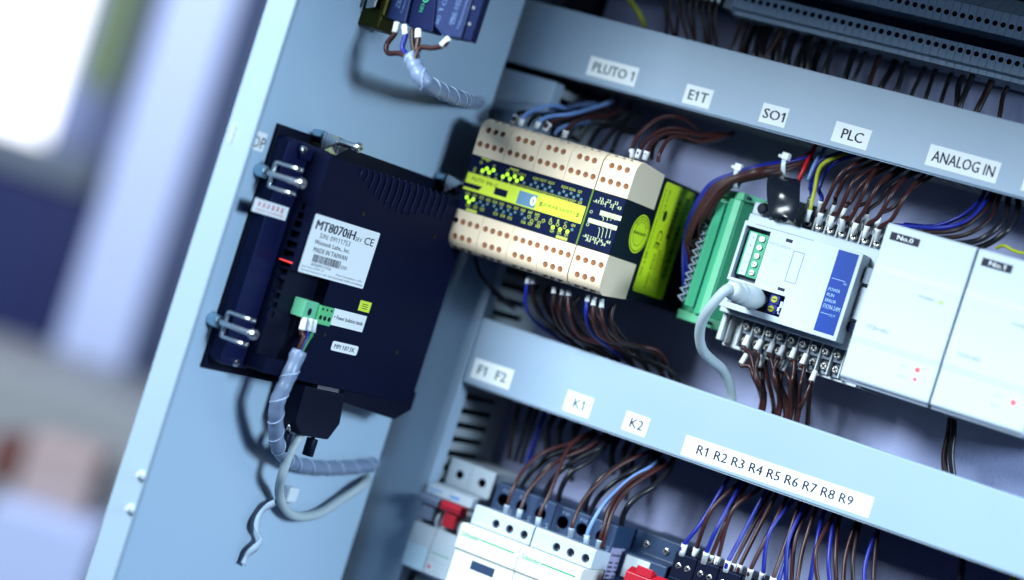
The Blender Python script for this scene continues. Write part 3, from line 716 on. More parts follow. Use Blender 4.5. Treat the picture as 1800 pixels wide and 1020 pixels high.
for c, pts in (('blue', [(1560, 396, -60), (1600, 398, -62), (1660, 400, -66), (1705, 385, -62), (1735, 350, -52), (1748, 325, -40)]),
               ('brown_dark', [(1575, 402, -58), (1620, 408, -62), (1680, 405, -66), (1720, 380, -60), (1745, 350, -50), (1755, 320, -40)]),
               ('brown_dark', [(1600, 410, -58), (1650, 418, -62), (1700, 412, -66), (1740, 385, -60), (1755, 350, -50), (1765, 325, -40)]),
               ('blue', [(1590, 395, -52), (1640, 398, -55), (1690, 380, -55), (1720, 355, -50), (1735, 330, -40)]),
               ('black_wire', [(1640, 425, -58), (1690, 428, -62), (1730, 418, -66), (1765, 385, -60), (1772, 350, -48), (1775, 330, -40)]),
               ('black_wire', [(1690, 440, -58), (1730, 432, -60), (1770, 405, -60), (1790, 365, -50), (1785, 335, -40)]),
               ('yellow_green', [(1752, 436, -62), (1765, 432, -66), (1785, 442, -66), (1815, 448, -60)])):
    anb.append(dict(pts=[PY(*q) for q in pts], col=c, r=1.9 if c == 'black_wire' else (1.0 if c == 'yellow_green' else 1.4)))
wires('looping above the two white analog modules', 'wires above the analog modules', anb)
ad2 = [dict(pts=[PY(1672, 725, -40), PY(1668, 760, -40), PY(1660, 800, -40), PY(1662, 835, -40)], col='brown_dark', r=2.0),
       dict(pts=[PY(1676, 725, -40), PY(1676, 760, -42), PY(1672, 800, -42), PY(1676, 840, -40)], col='black_wire', r=2.0),
       dict(pts=[PY(1694, 970, -38), PY(1690, 1000, -38), PY(1684, 1060, -38)], col='black_wire', r=2.4),
       dict(pts=[PY(1784, 1000, -38), PY(1780, 1020, -38), PY(1775, 1060, -38)], col='yellow_green', r=1.8)]
wires('behind the lower duct at right', 'wires behind the right end of the lower duct', ad2)

# ================================================================== WIRES AT THE CREAM CONTROLLER
z3q = lambda a, b: (760+a/3.4, 180+b/3.4)
pw = []
for c, fer, pts in (('brown_dark', 5, [(485, 122, -104), (492, 95, -104), (525, 62, -98), (580, 58, -85), (650, 80, -70), (760, 60, -50)]),
                    ('light_blue', 4, [(525, 135, -106), (545, 85, -106), (620, 40, -96), (720, 20, -84), (800, 40, -70), (860, 60, -50)]),
                    ('brown_dark', 0, [(570, 140, -102), (600, 95, -98), (640, 70, -85), (700, 100, -70), (830, 110, -45)]),
                    ('light_blue', 4, [(622, 150, -106), (650, 105, -106), (720, 82, -96), (830, 70, -84), (940, 40, -66), (1060, 0, -48), (1085, -20, -40)]),
                    ('brown', 5, [(672, 165, -106), (690, 132, -106), (745, 108, -98), (850, 92, -80), (960, 55, -60), (1040, 20, -42)]),
                    ('light_blue', 0, [(735, 190, -104), (760, 158, -100), (800, 140, -90), (860, 130, -70), (940, 120, -50)]),
                    ('brown', 4, [(788, 205, -106), (805, 160, -106), (860, 115, -94), (950, 92, -76), (1060, 78, -60), (1130, 40, -42)]),
                    ('light_blue', 0, [(500, 130, -100), (540, 90, -96), (600, 65, -88), (690, 60, -74), (800, 30, -55), (980, 5, -40)])):
    pw.append(dict(pts=[PY(*z3q(a, b), y) for a, b, y in pts], col=c, fer=fer, fr=1.9))
wires('arching over the wide cream controller', 'wires above the cream controller', pw, r=1.3)
pw = []
for c, fer, pts in (('brown', 5, [(1195, 330, -104), (1190, 290, -104), (1230, 200, -100), (1330, 110, -92), (1430, 85, -80), (1520, 110, -66), (1600, 180, -46)]),
                    ('brown', 5, [(1222, 330, -106), (1238, 290, -106), (1290, 220, -100), (1380, 165, -90), (1480, 160, -78), (1600, 195, -60), (1720, 180, -44)]),
                    ('brown', 5, [(1268, 340, -106), (1285, 290, -106), (1330, 225, -98), (1400, 185, -88), (1520, 190, -74), (1650, 205, -58), (1760, 190, -44)]),
                    ('brown_dark', 0, [(1310, 340, -100), (1320, 270, -98), (1370, 215, -90), (1480, 215, -76), (1600, 230, -62), (1768, 195, -46)]),
                    ('brown', 0, [(1348, 358, -100), (1362, 300, -100), (1410, 225, -92), (1480, 205, -80), (1600, 235, -66), (1740, 205, -50), (1800, 180, -40)]),
                    ('black_wire', 0, [(1500, 225, -70), (1600, 240, -60), (1700, 225, -52), (1800, 190, -40)])):
    pw.append(dict(pts=[PY(*z3q(a, b), y) for a, b, y in pts], col=c, fer=fer, fr=1.9))
wires('above the narrow cream module', 'wires above the narrow cream module', pw, r=1.3)
pw = []
for c, fer, pts in (('blue', 5, [(930, 486, -106), (925, 510, -106), (924, 540, -98), (940, 565, -80), (975, 590, -60), (1005, 610, -46)]),
                    ('brown_dark', 4, [(938, 488, -104), (936, 515, -102), (950, 555, -88), (990, 590, -66), (1030, 618, -46)]),
                    ('brown_dark', 4, [(975, 505, -104), (972, 540, -102), (985, 575, -90), (1020, 600, -72), (1060, 625, -46)]),
                    ('brown_dark', 4, [(990, 508, -104), (985, 550, -102), (1005, 590, -88), (1050, 612, -70), (1090, 640, -46)]),
                    ('brown', 4, [(1000, 510, -104), (1000, 550, -104), (1020, 590, -90), (1070, 608, -76), (1120, 625, -62), (1140, 655, -46)]),
                    ('blue', 4, [(1034, 520, -106), (1030, 550, -106), (1040, 585, -94), (1070, 610, -76), (1110, 640, -46)]),
                    ('brown', 5, [(1045, 524, -106), (1042, 555, -106), (1055, 590, -96), (1090, 605, -84), (1140, 615, -70), (1165, 650, -46)]),
                    ('brown', 5, [(1058, 528, -106), (1058, 560, -106), (1075, 595, -94), (1120, 608, -80), (1160, 620, -66), (1180, 660, -46)]),
                    ('brown_dark', 0, [(1080, 535, -104), (1075, 565, -104), (1090, 598, -94), (1130, 612, -78), (1165, 632, -60), (1182, 665, -44)])):
    pw.append(dict(pts=[PY(u, v, y) for u, v, y in pts], col=c, fer=fer, fr=1.7))
wires('hanging below the cream controller', 'wires below the cream controller', pw, r=1.3)
wires('looping under the left end of the cream controller', 'loose wire under the cream controller', [dict(pts=[PY(835, 452, -95), PY(843, 480, -90), (PY(862, 505, -80)), PY(885, 525, -60), PY(905, 545, -30)], col='black_wire')], frm='alone', r=1.4)

xw = []
for i in range(9):
    u = 915+i*20; a = PY(u, 222+i*5.5, -52-rnd.random()*20); b = PY(u+70+rnd.uniform(-15, 25), 170+i*7.5, -34)
    xw.append(dict(pts=[a, a.lerp(b, .35)+Vector((-2, -3, 5+rnd.uniform(-2, 2))), a.lerp(b, .7)+Vector((0, -2, 2)), b, b+Vector((5, 4, 9))], col=rnd.choice(['black_wire', 'brown_dark', 'black_wire']), r=1.7))
wires('in shadow behind the cream controller top', 'shadowed wires behind the cream controller', xw)
xw = []
for i in range(8):
    u = 945+i*19+rnd.uniform(-4, 4); a = PY(u, 500+i*5.0, -82-rnd.random()*12); b = PY(1010+i*26, 612+i*8.5, -50)
    xw.append(dict(pts=[a, a+Vector((0, 0, -9)), a.lerp(b, .5)+Vector((-3+rnd.uniform(-2, 2), -4, -7)), b.lerp(a, .15)+Vector((0, -2, 1)), b, b+Vector((5, 5, -10))], col=rnd.choice(['brown_dark', 'black_wire', 'brown']), r=1.5))
wires('in shadow below the cream controller', 'shadowed wires below the cream controller', xw)
xw = []
for i in range(5):
    a = PY(1322+i*24, 600+i*9, -40); b = PY(1340+i*20, 705+i*8, -36)
    xw.append(dict(pts=[a, a.lerp(b, .4)+Vector((rnd.uniform(-3, 3), -2, 0)), b, b+Vector((1, 2, -12))], col=rnd.choice(['brown_dark', 'brown']), r=1.5))
wires('behind the lower screws of the white controller', 'wires behind the lower screw row', xw)
xw = []
for i, (u, v) in enumerate(((985, 738), (1005, 742), (1030, 752), (1098, 775), (1118, 782), (1172, 800))):
    a = PY(u, v-22, -38); b = PY(u-22, v+58, -34)
    xw.append(dict(pts=[a+Vector((2, 3, 8)), a, a.lerp(b, .5)+Vector((-2, -5, 0)), b], col='black_wire', r=2.3))
wires('hanging thick from the duct behind the contactors', 'thick wires behind the contactors', xw)

# ================================================================== BREAKERS
def breaker(x0, label, tog, hx, red=False):
    b = thing('circuit_breaker', label, 'circuit breaker', (x0+8.8, -8, -275), group='miniature circuit breakers')
    x1 = x0+17.4
    sol = MB().box(x0, x1, -58, -8, -207, -189.5); c = MB().cyl((x0+9.3, -62, -198.6), (x0+9.3, -48, -198.6), 2.7, n=18, m=1)
    obj('terminal_head', None, ['white', 'black'], b, me=cut(sol, c, ['white', 'black'], BASE[b.name]), bev=.5)
    obj('body', MB().prism([(-8, -207.2), (-70, -207.2), (-77, -208.6), (-77, -214.6), (-71, -216), (-71, -231), (-79, -234), (-80, -243), (-80, -263), (-66, -266), (-8, -266)], 'x', x0, x1), 'white', b, bev=.5)
    sol = MB().box(x0, x1, -58, -8, -290, -266.2); c = MB().cyl((x0+9.3, -62, -275), (x0+9.3, -48, -275), 2.7, n=18, m=1)
    obj('terminal_foot', None, ['white', 'black'], b, me=cut(sol, c, ['white', 'black'], BASE[b.name]), bev=.5)
    t = obj('toggle', MB().prism([(-77.5, -221.5), (-86, -220.5), (-87.5, -216.5), (-85.5, -214), (-78, -214.8)], 'x', x0+.8, x1-.8).box(x0+4, x1-4, -84, -72, -230.5, -221.4), tog, b, bev=.9)
    obj('toggle_hub', MB().cyl((x0+1.2, -71.5, -228), (x0+3.9, -71.5, -228), 7.4, n=24).cyl((x1-3.9, -71.5, -228), (x1-1.2, -71.5, -228), 7.4, n=24), 'white' if not red else 'white', b)
    return b
bk1 = breaker(12.8, 'white circuit breaker with grey toggle beside the vertical duct', 'toggle_grey', 0)
obj('maker_mark', MB().rect((14.5, -77.06, -211.6), EX, EZ, 10, .8).rect((14.5, -77.06, -213.4), EX, EZ, 6, .5), 'logo_blue', bk1)
obj('front_plate', MB().box(13.4, 29.6, -80.4, -79.9, -262.5, -247.6), 'pale_blue', bk1, bev=.2)
bk2 = breaker(30.3, 'white circuit breaker with red toggle against the first contactor', 'red', 1)
obj('maker_mark', MB().rect((31.0, -77.06, -212.4), EX, EZ, 7, 1.5), 'logo_blue', bk2)
pm_ = MB()
pm_.rect((31.5, -80.06, -249.2), EX, EZ, 14, .6, 2)
pm_.text('C6', (32.5, -80.06, -254), h=2.6, m=0, bold=.02); pm_.rect((32.3, -80.06, -259), EX, EZ, 2, 2, 1)
for k in range(4): pm_.rect((38+2.2*(k % 2)*1.6, -80.06, -254-2.2*(k//2)*1.4), EX, EZ, 2.6, .5, 0)
pm_.text('400V', (36.5, -80.06, -261), h=1.6, m=0)
obj('print', pm_, ['ink_grey', 'ink_red', 'logo_green'], bk2)

# ================================================================== CONTACTORS
def contactor(x0, label, label_side):
    k = thing('contactor', label, 'contactor', (x0+22.3, -8, -275), group='white and black contactors')
    x1 = x0+44.4
    sol = MB().prism([(-8, -193), (-70, -191.8), (-75, -192.6), (-75, -290), (-8, -290)], 'x', x0, x1)
    c = MB()
    for q in (6.9, 20.9, 35.2): c.cyl((x0+q, -80, -202.2), (x0+q, -60, -202.2), 4.0, 3.8, 20, 1)
    obj('rear_body', None, ['slate', 'black'], k, me=cut(sol, c, ['slate', 'black'], BASE[k.name]), bev=.5)
    t = MB()
    for q, s in ((3, '1 L1'), (16, '3 L2'), (31, '5 L3')): t.text(s, (x0+q+2, -75.06, -197), h=1.8, w=5)
    for q in (13.5, 27.5, 41): t.text('2 NO', (x0+q, -75.06, -206), EZ*-1, EX, h=1.8, w=6)
    obj('print', t, 'slate_text', k)
    sol = MB().prism([(-75.2, -209.5), (-96, -208), (-97, -209), (-97, -220.5), (-75.2, -220.5)], 'x', x0+1.5, x1+1.0)
    c = MB()
    for q in (17.4, 27.6, 38.4): c.cyl((x0+q+1.5, -102, -215.4), (x0+q+1.5, -85, -215.4), 2.6, n=18, m=1)
    obj('coil_terminals', None, ['white', 'mgrey'], k, me=cut(sol, c, ['white', 'mgrey'], BASE[k.name]), bev=.5)
    for q in (17.4, 27.6, 38.4):
        s_ = obj('terminal_screw', MB().cyl((x0+q+1.5, -88, -215.4), (x0+q+1.5, -92, -215.4), 2.1, n=14), 'screw', k)
        obj('cross_slot', MB().box(x0+q-.0, x0+q+3, -92.15, -91.95, -215.7, -215.1).box(x0+q+1.2, x0+q+1.8, -92.15, -91.95, -216.9, -213.9), 'black', s_)
    obj('front_body', MB().prism([(-75.2, -220.8), (-103, -220.8), (-104.5, -222.3), (-104.5, -237), (-102.5, -237.8), (-102.5, -290), (-75.2, -290)], 'x', x0-.3, x1), 'white_warm', k, bev=.6)
    g = MB(); g.rect((x0+16, -104.56, -227.6), EX, EZ, 25, .9); g.text('Schneider', (x0+2.2, -104.56, -228.6), h=3.2, w=13.4, bold=.02)
    obj('maker_lettering', g, 'logo_green', k)
    win = obj('indicator_window', MB().box(x0+14, x0+31, -102.7, -102.4, -246.5, -241), 'slate', k)
    obj('cover_plate', MB().box(x0+10, x0+34, -103.1, -102.4, -275, -249.5), 'white_warm', k, bev=.3)
    return k
k1 = contactor(60.0, 'white-fronted contactor beside the red breaker toggle', 0)
k2 = contactor(104.9, 'white-fronted contactor with lilac data label on its black side', 1)
sl = obj('data_label', MB().box(149.45, 149.6, -74.5, -56, -262, -206), 'lilac_label', k2)
t = MB(); 
t.text('Schneider', (149.65, -73, -211.5), EY, EZ, h=2.2, w=13, bold=.03)
for j in range(15):
    z = -216-j*2.8
    if 3 < j < 7: t.rect((149.65, -72, z), EY, EZ, 3.0, 1.6); t.rect((149.65, -66, z), EY, EZ, 6+rnd.random()*3, 1.1)
    else: t.rect((149.65, -73, z), EY, EZ, 5+rnd.random()*3, 1.1); t.rect((149.65, -64, z), EY, EZ, 3+rnd.random()*4, 1.1)
obj('label_print', t, 'ink', sl)
# contactor wires
def kw(x0):
    L = []
    for q, c in ((6.9, 'black_wire'), (20.9, 'black_wire'), (35.2, 'black_wire')):
        L.append((x0+q, c))
    return L
kwl = []
zb = lambda a, b: (680+a/2.833, 660+b/2.833)
for c, fer, r_, pts in (('brown', 5, 1.25, [(590, 685, -92), (598, 650, -92), (630, 560, -90), (690, 460, -82), (780, 385, -72), (900, 345, -62), (1000, 310, -52), (1040, 260, -45)]),
                    ('black_wire', 0, 1.7, [(640, 640, -66), (660, 570, -70), (720, 480, -70), (820, 400, -66), (940, 360, -58), (1050, 290, -46)]),
                    ('brown', 5, 1.25, [(655, 705, -92), (668, 660, -92), (710, 570, -88), (790, 480, -80), (880, 410, -72), (980, 370, -62), (1080, 310, -50), (1100, 270, -42)]),
                    ('black_wire', 0, 1.7, [(690, 650, -66), (720, 560, -72), (790, 470, -72), (880, 410, -66), (1000, 370, -58), (1090, 290, -44)]),
                    ('brown', 5, 1.25, [(750, 745, -92), (765, 680, -92), (810, 590, -88), (850, 490, -82), (890, 390, -74), (940, 325, -62), (1020, 280, -48)]),
                    ('black_wire', 0, 1.7, [(770, 660, -66), (800, 560, -72), (860, 480, -72), (950, 420, -66), (1060, 360, -58), (1150, 300, -44)]),
                    ('black_wire', 0, 1.8, [(850, 640, -66), (870, 560, -74), (920, 480, -74), (1000, 430, -66), (1080, 360, -54), (1110, 280, -42)])):
    kwl.append(dict(pts=[PY(*zb(a, b), y) for a, b, y in pts], col=c, fer=fer, fr=1.9, r=r_, fm='ferrule_clear'))
wires('rising from the contactor beside the breakers', 'wires above the left contactor', kwl)
kwl = []
for c, fer, r_, pts in (('brown', 5, 1.25, [(912, 800, -92), (930, 730, -92), (980, 620, -86), (1060, 530, -78), (1160, 450, -68), (1260, 400, -58), (1330, 370, -46)]),
                    ('black_wire', 0, 1.8, [(980, 690, -66), (1010, 590, -74), (1080, 500, -72), (1180, 430, -62), (1260, 350, -44)]),
                    ('black_wire', 0, 1.7, [(1000, 700, -70), (1060, 600, -72), (1150, 520, -68), (1260, 450, -58), (1340, 380, -44)]),
                    ('light_blue', 5, 1.3, [(990, 835, -92), (1005, 770, -92), (1060, 670, -88), (1130, 590, -80), (1220, 510, -70), (1310, 460, -58), (1360, 420, -44)]),
                    ('brown', 5, 1.25, [(1050, 860, -92), (1075, 770, -92), (1110, 660, -88), (1160, 580, -80), (1240, 510, -70), (1330, 470, -60), (1400, 440, -46)]),
                    ('brown', 0, 1.25, [(1072, 862, -92), (1095, 770, -92), (1130, 670, -88), (1190, 580, -80), (1280, 510, -70), (1370, 460, -58), (1420, 430, -44)]),
                    ('black_wire', 0, 1.8, [(1085, 740, -70), (1110, 660, -74), (1180, 570, -72), (1290, 500, -62), (1380, 420, -44)]),
                    ('black_wire', 0, 1.9, [(1165, 760, -66), (1185, 680, -76), (1240, 610, -74), (1330, 550, -66), (1400, 480, -54), (1430, 410, -42)])):
    kwl.append(dict(pts=[PY(*zb(a, b), y) for a, b, y in pts], col=c, fer=fer, fr=1.9, r=r_, fm='ferrule_clear'))
wires('rising from the contactor with the lilac label', 'wires above the right contactor', kwl)
kwl = []
for i, (u0, u1, c) in enumerate(((905, 935, 'black_wire'), (915, 945, 'black_wire'), (895, 912, 'brown_dark'), (925, 960, 'blue'), (1005, 1010, 'black_wire'), (1100, 1122, 'black_wire'))):
    kwl.append(dict(pts=[PY(u0, 812+(u0-905)*.35, -30), PY((u0+u1)/2-3, 770+(u0-905)*.3, -30), PY(u1, 715+(u0-905)*.3, -28)], col=c, r=1.6))
wires('standing in the dark behind the contactors', 'wires in the dark behind the contactors', kwl)

# ================================================================== RELAY BASES
rb = thing('safety_relay', 'dark blue relay base with white tag and red clip', 'relay', (165, -8, -275))
obj('base', MB().prism([(-8, -192), (-50, -192), (-50, -205), (-60, -207), (-60, -224), (-74, -226), (-74, -290), (-8, -290)], 'x', 150.5, 182), 'slate', rb, bev=.6)
obj('tag', MB().prism([(-60.1, -208), (-61.6, -208), (-61.6, -222), (-60.1, -222)], 'x', 154, 171), 'lgrey', rb, bev=.3)
obj('tag_window', MB().box(159, 170, -61.9, -61.65, -221, -216), 'slate', rb)
obj('clip', MB().prism([(-74.2, -222), (-86, -210.5), (-92, -214), (-92, -260), (-74.2, -260)], 'x', 171, 205).prism([(-86.1, -209.5), (-92, -208), (-92, -213.9), (-86.1, -210.6)], 'x', 177, 188), 'red', rb, bev=1)
for x in (160, 174): scr(x, -51.5, -199, 2.4, rb)
PR = 15.4; rx0 = 184.5
proto = None
for i in range(9):
    x0 = rx0+PR*i
    lab = f'black relay socket with two wire entries, {ORD[i]} from the red clip'
    if proto is None:
        proto = thing('relay_socket', lab, 'relay socket', (x0+7.5, -8, -275), group='row of black relay sockets')
        obj('socket_body', MB().prism([(-8, -195), (-58, -195), (-60, -196), (-60, -212), (-68, -214), (-68, -290), (-8, -290)], 'x', x0+.15, x0+PR-.15), 'black', proto, bev=.5)
        for q in (4.4, 10.6): scr(x0+q, -60.6, -203.6, 2.2, proto)
    else: dup(proto, (PR*i, 0, 0), lab)
rw = []
zr = lambda a, b: (1160+a/2.8125, 660+b/2.8125)
tops = [(340, 505), (400, 520), (410, 525), (490, 560), (525, 570), (575, 590), (625, 610), (650, 625), (690, 640), (715, 650), (770, 665), (810, 680), (860, 690), (865, 700), (970, 730), (990, 735), (1075, 765), (1080, 770)]
cols_ = ['blue', 'brown', 'blue', 'brown', 'blue', 'brown', 'brown', 'blue', 'brown', 'blue', 'brown', 'blue', 'brown', 'blue', 'brown', 'brown_dark', 'blue', 'brown_dark']
for i, ((a, b), c) in enumerate(zip(tops, cols_)):
    k, s_ = divmod(i, 2); x = rx0+PR*k+(4.2 if s_ == 0 else 10.8)
    p0 = Vector((x, -60+4*s_, -196.5)); p1 = p0+Vector((.4, -1.5, 7)); e = PY(*zr(a, b-60), -46); e2 = PY(*zr(a, b), -48)
    mid = p1.lerp(e2, .5)+Vector((rnd.uniform(-4.5, 1.5), rnd.uniform(-8, 2), rnd.uniform(-6, 6)))
    rw.append(dict(pts=[p0, p1, mid, e2, Vector((e2.x+1, -42, -132))], col=c, fer=7, fr=1.9))
    if i in (2, 4, 8, 9, 13):
        rw.append(dict(pts=[p0+Vector((2.4, 3, 0)), p1+Vector((2.6, 3, -.5)), mid+Vector((2.4, 4, 2)), e2+Vector((1.5, 4, 0)), Vector((e2.x+3, -38, -132))], col='brown' if c == 'blue' else 'blue', fer=6.5, fr=1.8))
wires('rising from the black relay sockets', 'wires above the relay sockets', rw, r=1.4)

# ================================================================== TERMINAL STRIP AT THE TOP
TP = 5.262
tproto = None
prof = [(-8, 186), (-30, 186), (-42, 176), (-45, 175), (-45, 161), (-24, 160), (-24, 152), (-45, 151), (-45, 139.8), (-40, 138.8), (-40, 136), (-8, 136)]
for i in range(42):
    x0 = 100.3+TP*i
    lab = f'slim grey terminal in the upper strip, {ORD[i] if i < 30 else "far along, beyond the thirtieth"} from its left end'
    if tproto is None:
        tproto = thing('terminal', lab, 'terminal', (x0+2.6, -8, 136), group='slim grey terminals of the upper strip')
        sol = MB().prism(prof, 'x', x0+.16, x0+TP-.16); c = MB()
        for z in (146.7, 167.3): c.cyl((x0+TP/2, -50, z), (x0+TP/2, -36, z), 1.72, n=12, m=1)
        obj('terminal_body', None, ['terminal', 'black'], tproto, me=cut(sol, c, ['terminal', 'black'], BASE[tproto.name]))
    else: dup(tproto, (TP*i, 0, 0), lab)
    if i == 0: obj('recess_shade', MB().box(x0+.3, x0+TP-.3, -27, -24.05, 152.2, 159.8), 'black', tproto)  # black box laid in the recess to stand for its shade
for x0 in (98.7,): obj('end_stop', MB().prism([(-8, 188), (-46, 172), (-46, 138), (-8, 134)], 'x', x0-4, x0+1.3), 'mgrey', bev=.5, label='grey end stop closing the left end of the terminal strip', cat='end stop')
bt = thing('contact_strip', 'dark multi-way connector strip with white sleeves left of the terminals', 'connector', (80, -8, 136))
obj('strip_body', MB().prism([(-8, 186), (-40, 180), (-46, 150), (-46, 144), (-8, 140)], 'x', 50, 94), 'black', bt, bev=.6)
m_ = MB()
for i in range(9): m_.box(51.5+4.7*i, 54.4+4.7*i, -47.4, -46.05, 144.5, 149)
obj('strip_jaws', m_, 'mgrey', bt)
tw = []
for i in range(9):
    x = 53+4.7*i
    tw.append(dict(pts=[(x, -46, 143.5), (x+.5, -47.5, 137), (x+2+rnd.uniform(-2, 2), -46, 126), (x+5+rnd.uniform(-3, 3), -38, 112), (x+6, -36, 100)], col='brown_dark', fer=4, fr=1.3))
wires('under the dark connector strip', 'wires below the dark connector strip', tw, r=1.2)
tw = []
for i in range(30):
    x = 101+(i*3.6 if i < 16 else 57.6+(i-16)*9.5)+rnd.uniform(-1.5, 1.5); y = -14-rnd.random()*18; xe = x+rnd.uniform(-3, 7)
    tw.append(dict(pts=[(x, y, 137), (x+rnd.uniform(-.6, .6), y-2, 129), ((x+xe)/2+rnd.uniform(-1.2, 1.2), y-5, 118), (xe, y-5, 109), (xe+1, y-4, 98)], col=rnd.choice(['brown_dark', 'black_wire', 'black_wire']), r=rnd.choice((1.5, 1.9, 2.2))))
wires('dropping from the terminal strip into the upper duct', 'wires between terminal strip and upper duct', tw)
wires('beside the dark connector strip', 'earth wire by the dark connector strip', [dict(pts=[PY(1102, -12, -40), PY(1110, 5, -42), PY(1122, 22, -42), PY(1132, 45, -34), PY(1134, 70, -20)], col='yellow_green', r=1.6)], frm='alone')

# ================================================================== OPERATOR PANEL ON THE DOOR
OB, OS, OM = 3.0, 12.5, 28.0
z1 = lambda a, b: (340+a/3.4, 200+b/3.4); z2 = lambda a, b: (340+a/3.4, 480+b/3.4)
P0 = DR(493, 218, OB); P1 = DR(357, 646, OB)
hx0 = (P0.x+P1.x)/2; hz1 = P0.z; hz0 = P1.z; hx1 = DR(770, 525, OB).x
hx1 = DR(741, 650, OM).x+1.5
Y_ = lambda off: -off
hmi = thing('operator_panel', 'navy operator panel seen from behind, clamped in the open door', 'operator panel', ((hx0+hx1)/2, 0, hz0), 'door')
obj('rear_flange', MB().box(hx0, hx1, Y_(OB), -.05, hz0, hz1), 'black', hmi, bev=.5)
zt, zb_ = hz1-6.0, hz0+5.5
rdg = (DR(*z1(725, 400), OM).x+DR(*z2(625, 60), OM).x)/2
obj('shoulder', MB().prism(rrect(hx0+.6, rdg+8, zb_, zt, 3.5), 'y', Y_(OS), Y_(OB)-.02), 'navy', hmi, bev=.8)
mainx1 = hx1-1.5
pu = DR(*z2(700, 290), OM); pul = DR(*z2(640, 60), OM)
rx0_, rx1_ = DR(*z2(560, 100), OM).x, DR(*z2(800, 100), OM).x
rz0_, rz1_ = DR(*z2(690, 560), OM).z, DR(*z2(740, 20), OM).z
sol = MB().prism(rrect(rdg, mainx1, zb_+1.5, zt-2.5, 2.5), 'y', Y_(OM), Y_(OS)+.5)
c = MB().box(rx0_, rx1_, Y_(OM)-5, Y_(OM)+8.2, rz0_, rz1_, 1)
# ventilation slots across the step
slots = [(640, 550, 26), (625, 605, 50), (610, 655, 66), (590, 715, 80), (565, 775, 90), (550, 832, 92), (530, 888, 92), (515, 940, 92), (500, 1000, 90)]
slots = [z1(a, b)+(w_,) for a, b, w_ in slots]+[z2(a, b)+(w_,) for a, b, w_ in ((490, 75, 80), (470, 130, 70), (455, 185, 52), (435, 240, 28))]
for u, v, w_ in slots:
    p = DR(u, v, (OS+OM)/2); hw = w_/3.4/2.75*.5
    c.box(rdg-3, rdg+5, -(OS+OM)/2-hw*.85, -(OS+OM)/2+hw*.85, p.z-1.9, p.z+1.9, 1)
obj('back_housing', None, ['navy_shaded', 'black'], hmi, me=cut(sol, c, ['navy_shaded', 'black'], BASE[hmi.name]))
lip = [DR(u, v, OM-1.5) for u, v in ((600, 668), (733, 690), (723, 721), (694, 738), (590, 704))]
obj('lower_lip', MB().prism([(p.x, p.z) for p in lip], 'y', Y_(OM)+1.5, Y_(OS)-1), 'black', hmi, bev=.6)
arc = MB()
for k in range(15):
    t = k/14; a = z1(1010+t*520, 320+t*165); hgt = 60+150*math.sin(min(1, t*1.25)*math.pi*.75)
    p = DR(*a, OM); q = DR(*z1(1010+t*520+18-hgt*.05, 320+t*165+hgt), OM)
    arc.tube(spline([Vector((p.x-1.2, Y_(OM)-.1, p.z)), Vector((p.x, Y_(OM)-.5, p.z-2)), Vector((p.x+.3, Y_(OM)-.5, (p.z+q.z)/2)), Vector((p.x-.5, Y_(OM)-.1, q.z))], 4), .55, 6)
obj('vent_arcs', arc, 'navy', hmi)
obj('corner_boss', MB().prism(rrect(DR(*z1(620, 250), OS).x, DR(*z1(790, 270), OS).x, DR(*z1(700, 290), OS).z, zt-.3, 2), 'y', Y_(OS)-2.5, Y_(OS)-.02), 'navy', hmi, bev=.5)
def dscrew(u, v, off, r, nm='housing_screw'):
    p = DR(u, v, off); s_ = obj(nm, MB().cyl((p.x, -off+1, p.z), (p.x, -off-1.6, p.z), r, r*.8, 16), 'zinc', hmi, bev=.4)
    q = MB().line((p.x-r*.6, -off-1.68, p.z-r*.2), (p.x+r*.6, -off-1.68, p.z+r*.2), (0, -1, 0), .6).line((p.x-r*.2, -off-1.68, p.z+r*.6), (p.x+r*.2, -off-1.68, p.z-r*.6), (0, -1, 0), .6)
    obj('cross_slot', q, 'black', s_)
dscrew(*z1(655, 218), OS+2.5, 2.7); dscrew(*z2(255, 535), OS, 2.7)
m_ = MB()
for a, b, f_ in ((1015, 600, z1), (1440, 735, z1), (783, 370, z2), (1217, 475, z2)):
    p = DR(*f_(a, b), OM); m_.cyl((p.x, -OM+.3, p.z), (p.x, -OM-.3, p.z), 1.3, n=10)
obj('housing_rivets', m_, 'brass', hmi)
# stickers
def dlabel(corners, off, mkey, name='sticker', round_=0):
    C, e, w_, h_ = rect_from(corners, lambda u, v: DR(u, v, off))
    o = obj(name, MB().prism(rrect(C.x-w_/2, C.x+w_/2, C.z-h_/2, C.z+h_/2, max(.3, round_)), 'y', -off-.15, -off-.02), mkey, hmi)
    return o, C.x-w_/2, C.z-h_/2, w_, h_, -off-.22
sk, x0, z0, w_, h_, y = dlabel([z1(730, 600), z1(1120, 712), (340+1010/3.4, 480+92/3.4), z1(622, 945)], OM, 'paper', 'type_sticker', 1)
t = MB(); t.text('MT8070iH', (x0+w_*.05, y, z0+h_*.755), h=h_*.155, w=w_*.59, bold=.04); t.text('2EV', (x0+w_*.66, y, z0+h_*.755), h=h_*.07, w=w_*.10)
t.text('CE', (x0+w_*.80, y, z0+h_*.74), h=h_*.13, w=w_*.145, bold=.01)
t.text('S/N: 09111753', (x0+w_*.15, y, z0+h_*.63), h=h_*.085, w=w_*.46)
t.text('Weintek Labs., Inc.', (x0+w_*.10, y, z0+h_*.505), h=h_*.085, w=w_*.54, bold=.012); t.text('MADE IN TAIWAN', (x0+w_*.12, y, z0+h_*.385), h=h_*.08, w=w_*.51, bold=.012)
xx = x0+w_*.15
while xx < x0+w_*.56:
    b_ = rnd.choice((.3, .3, .5, .8)); t.rect((xx, y, z0+h_*.22), EX, EZ, b_, h_*.13); xx += b_+rnd.choice((.25, .4, .5))
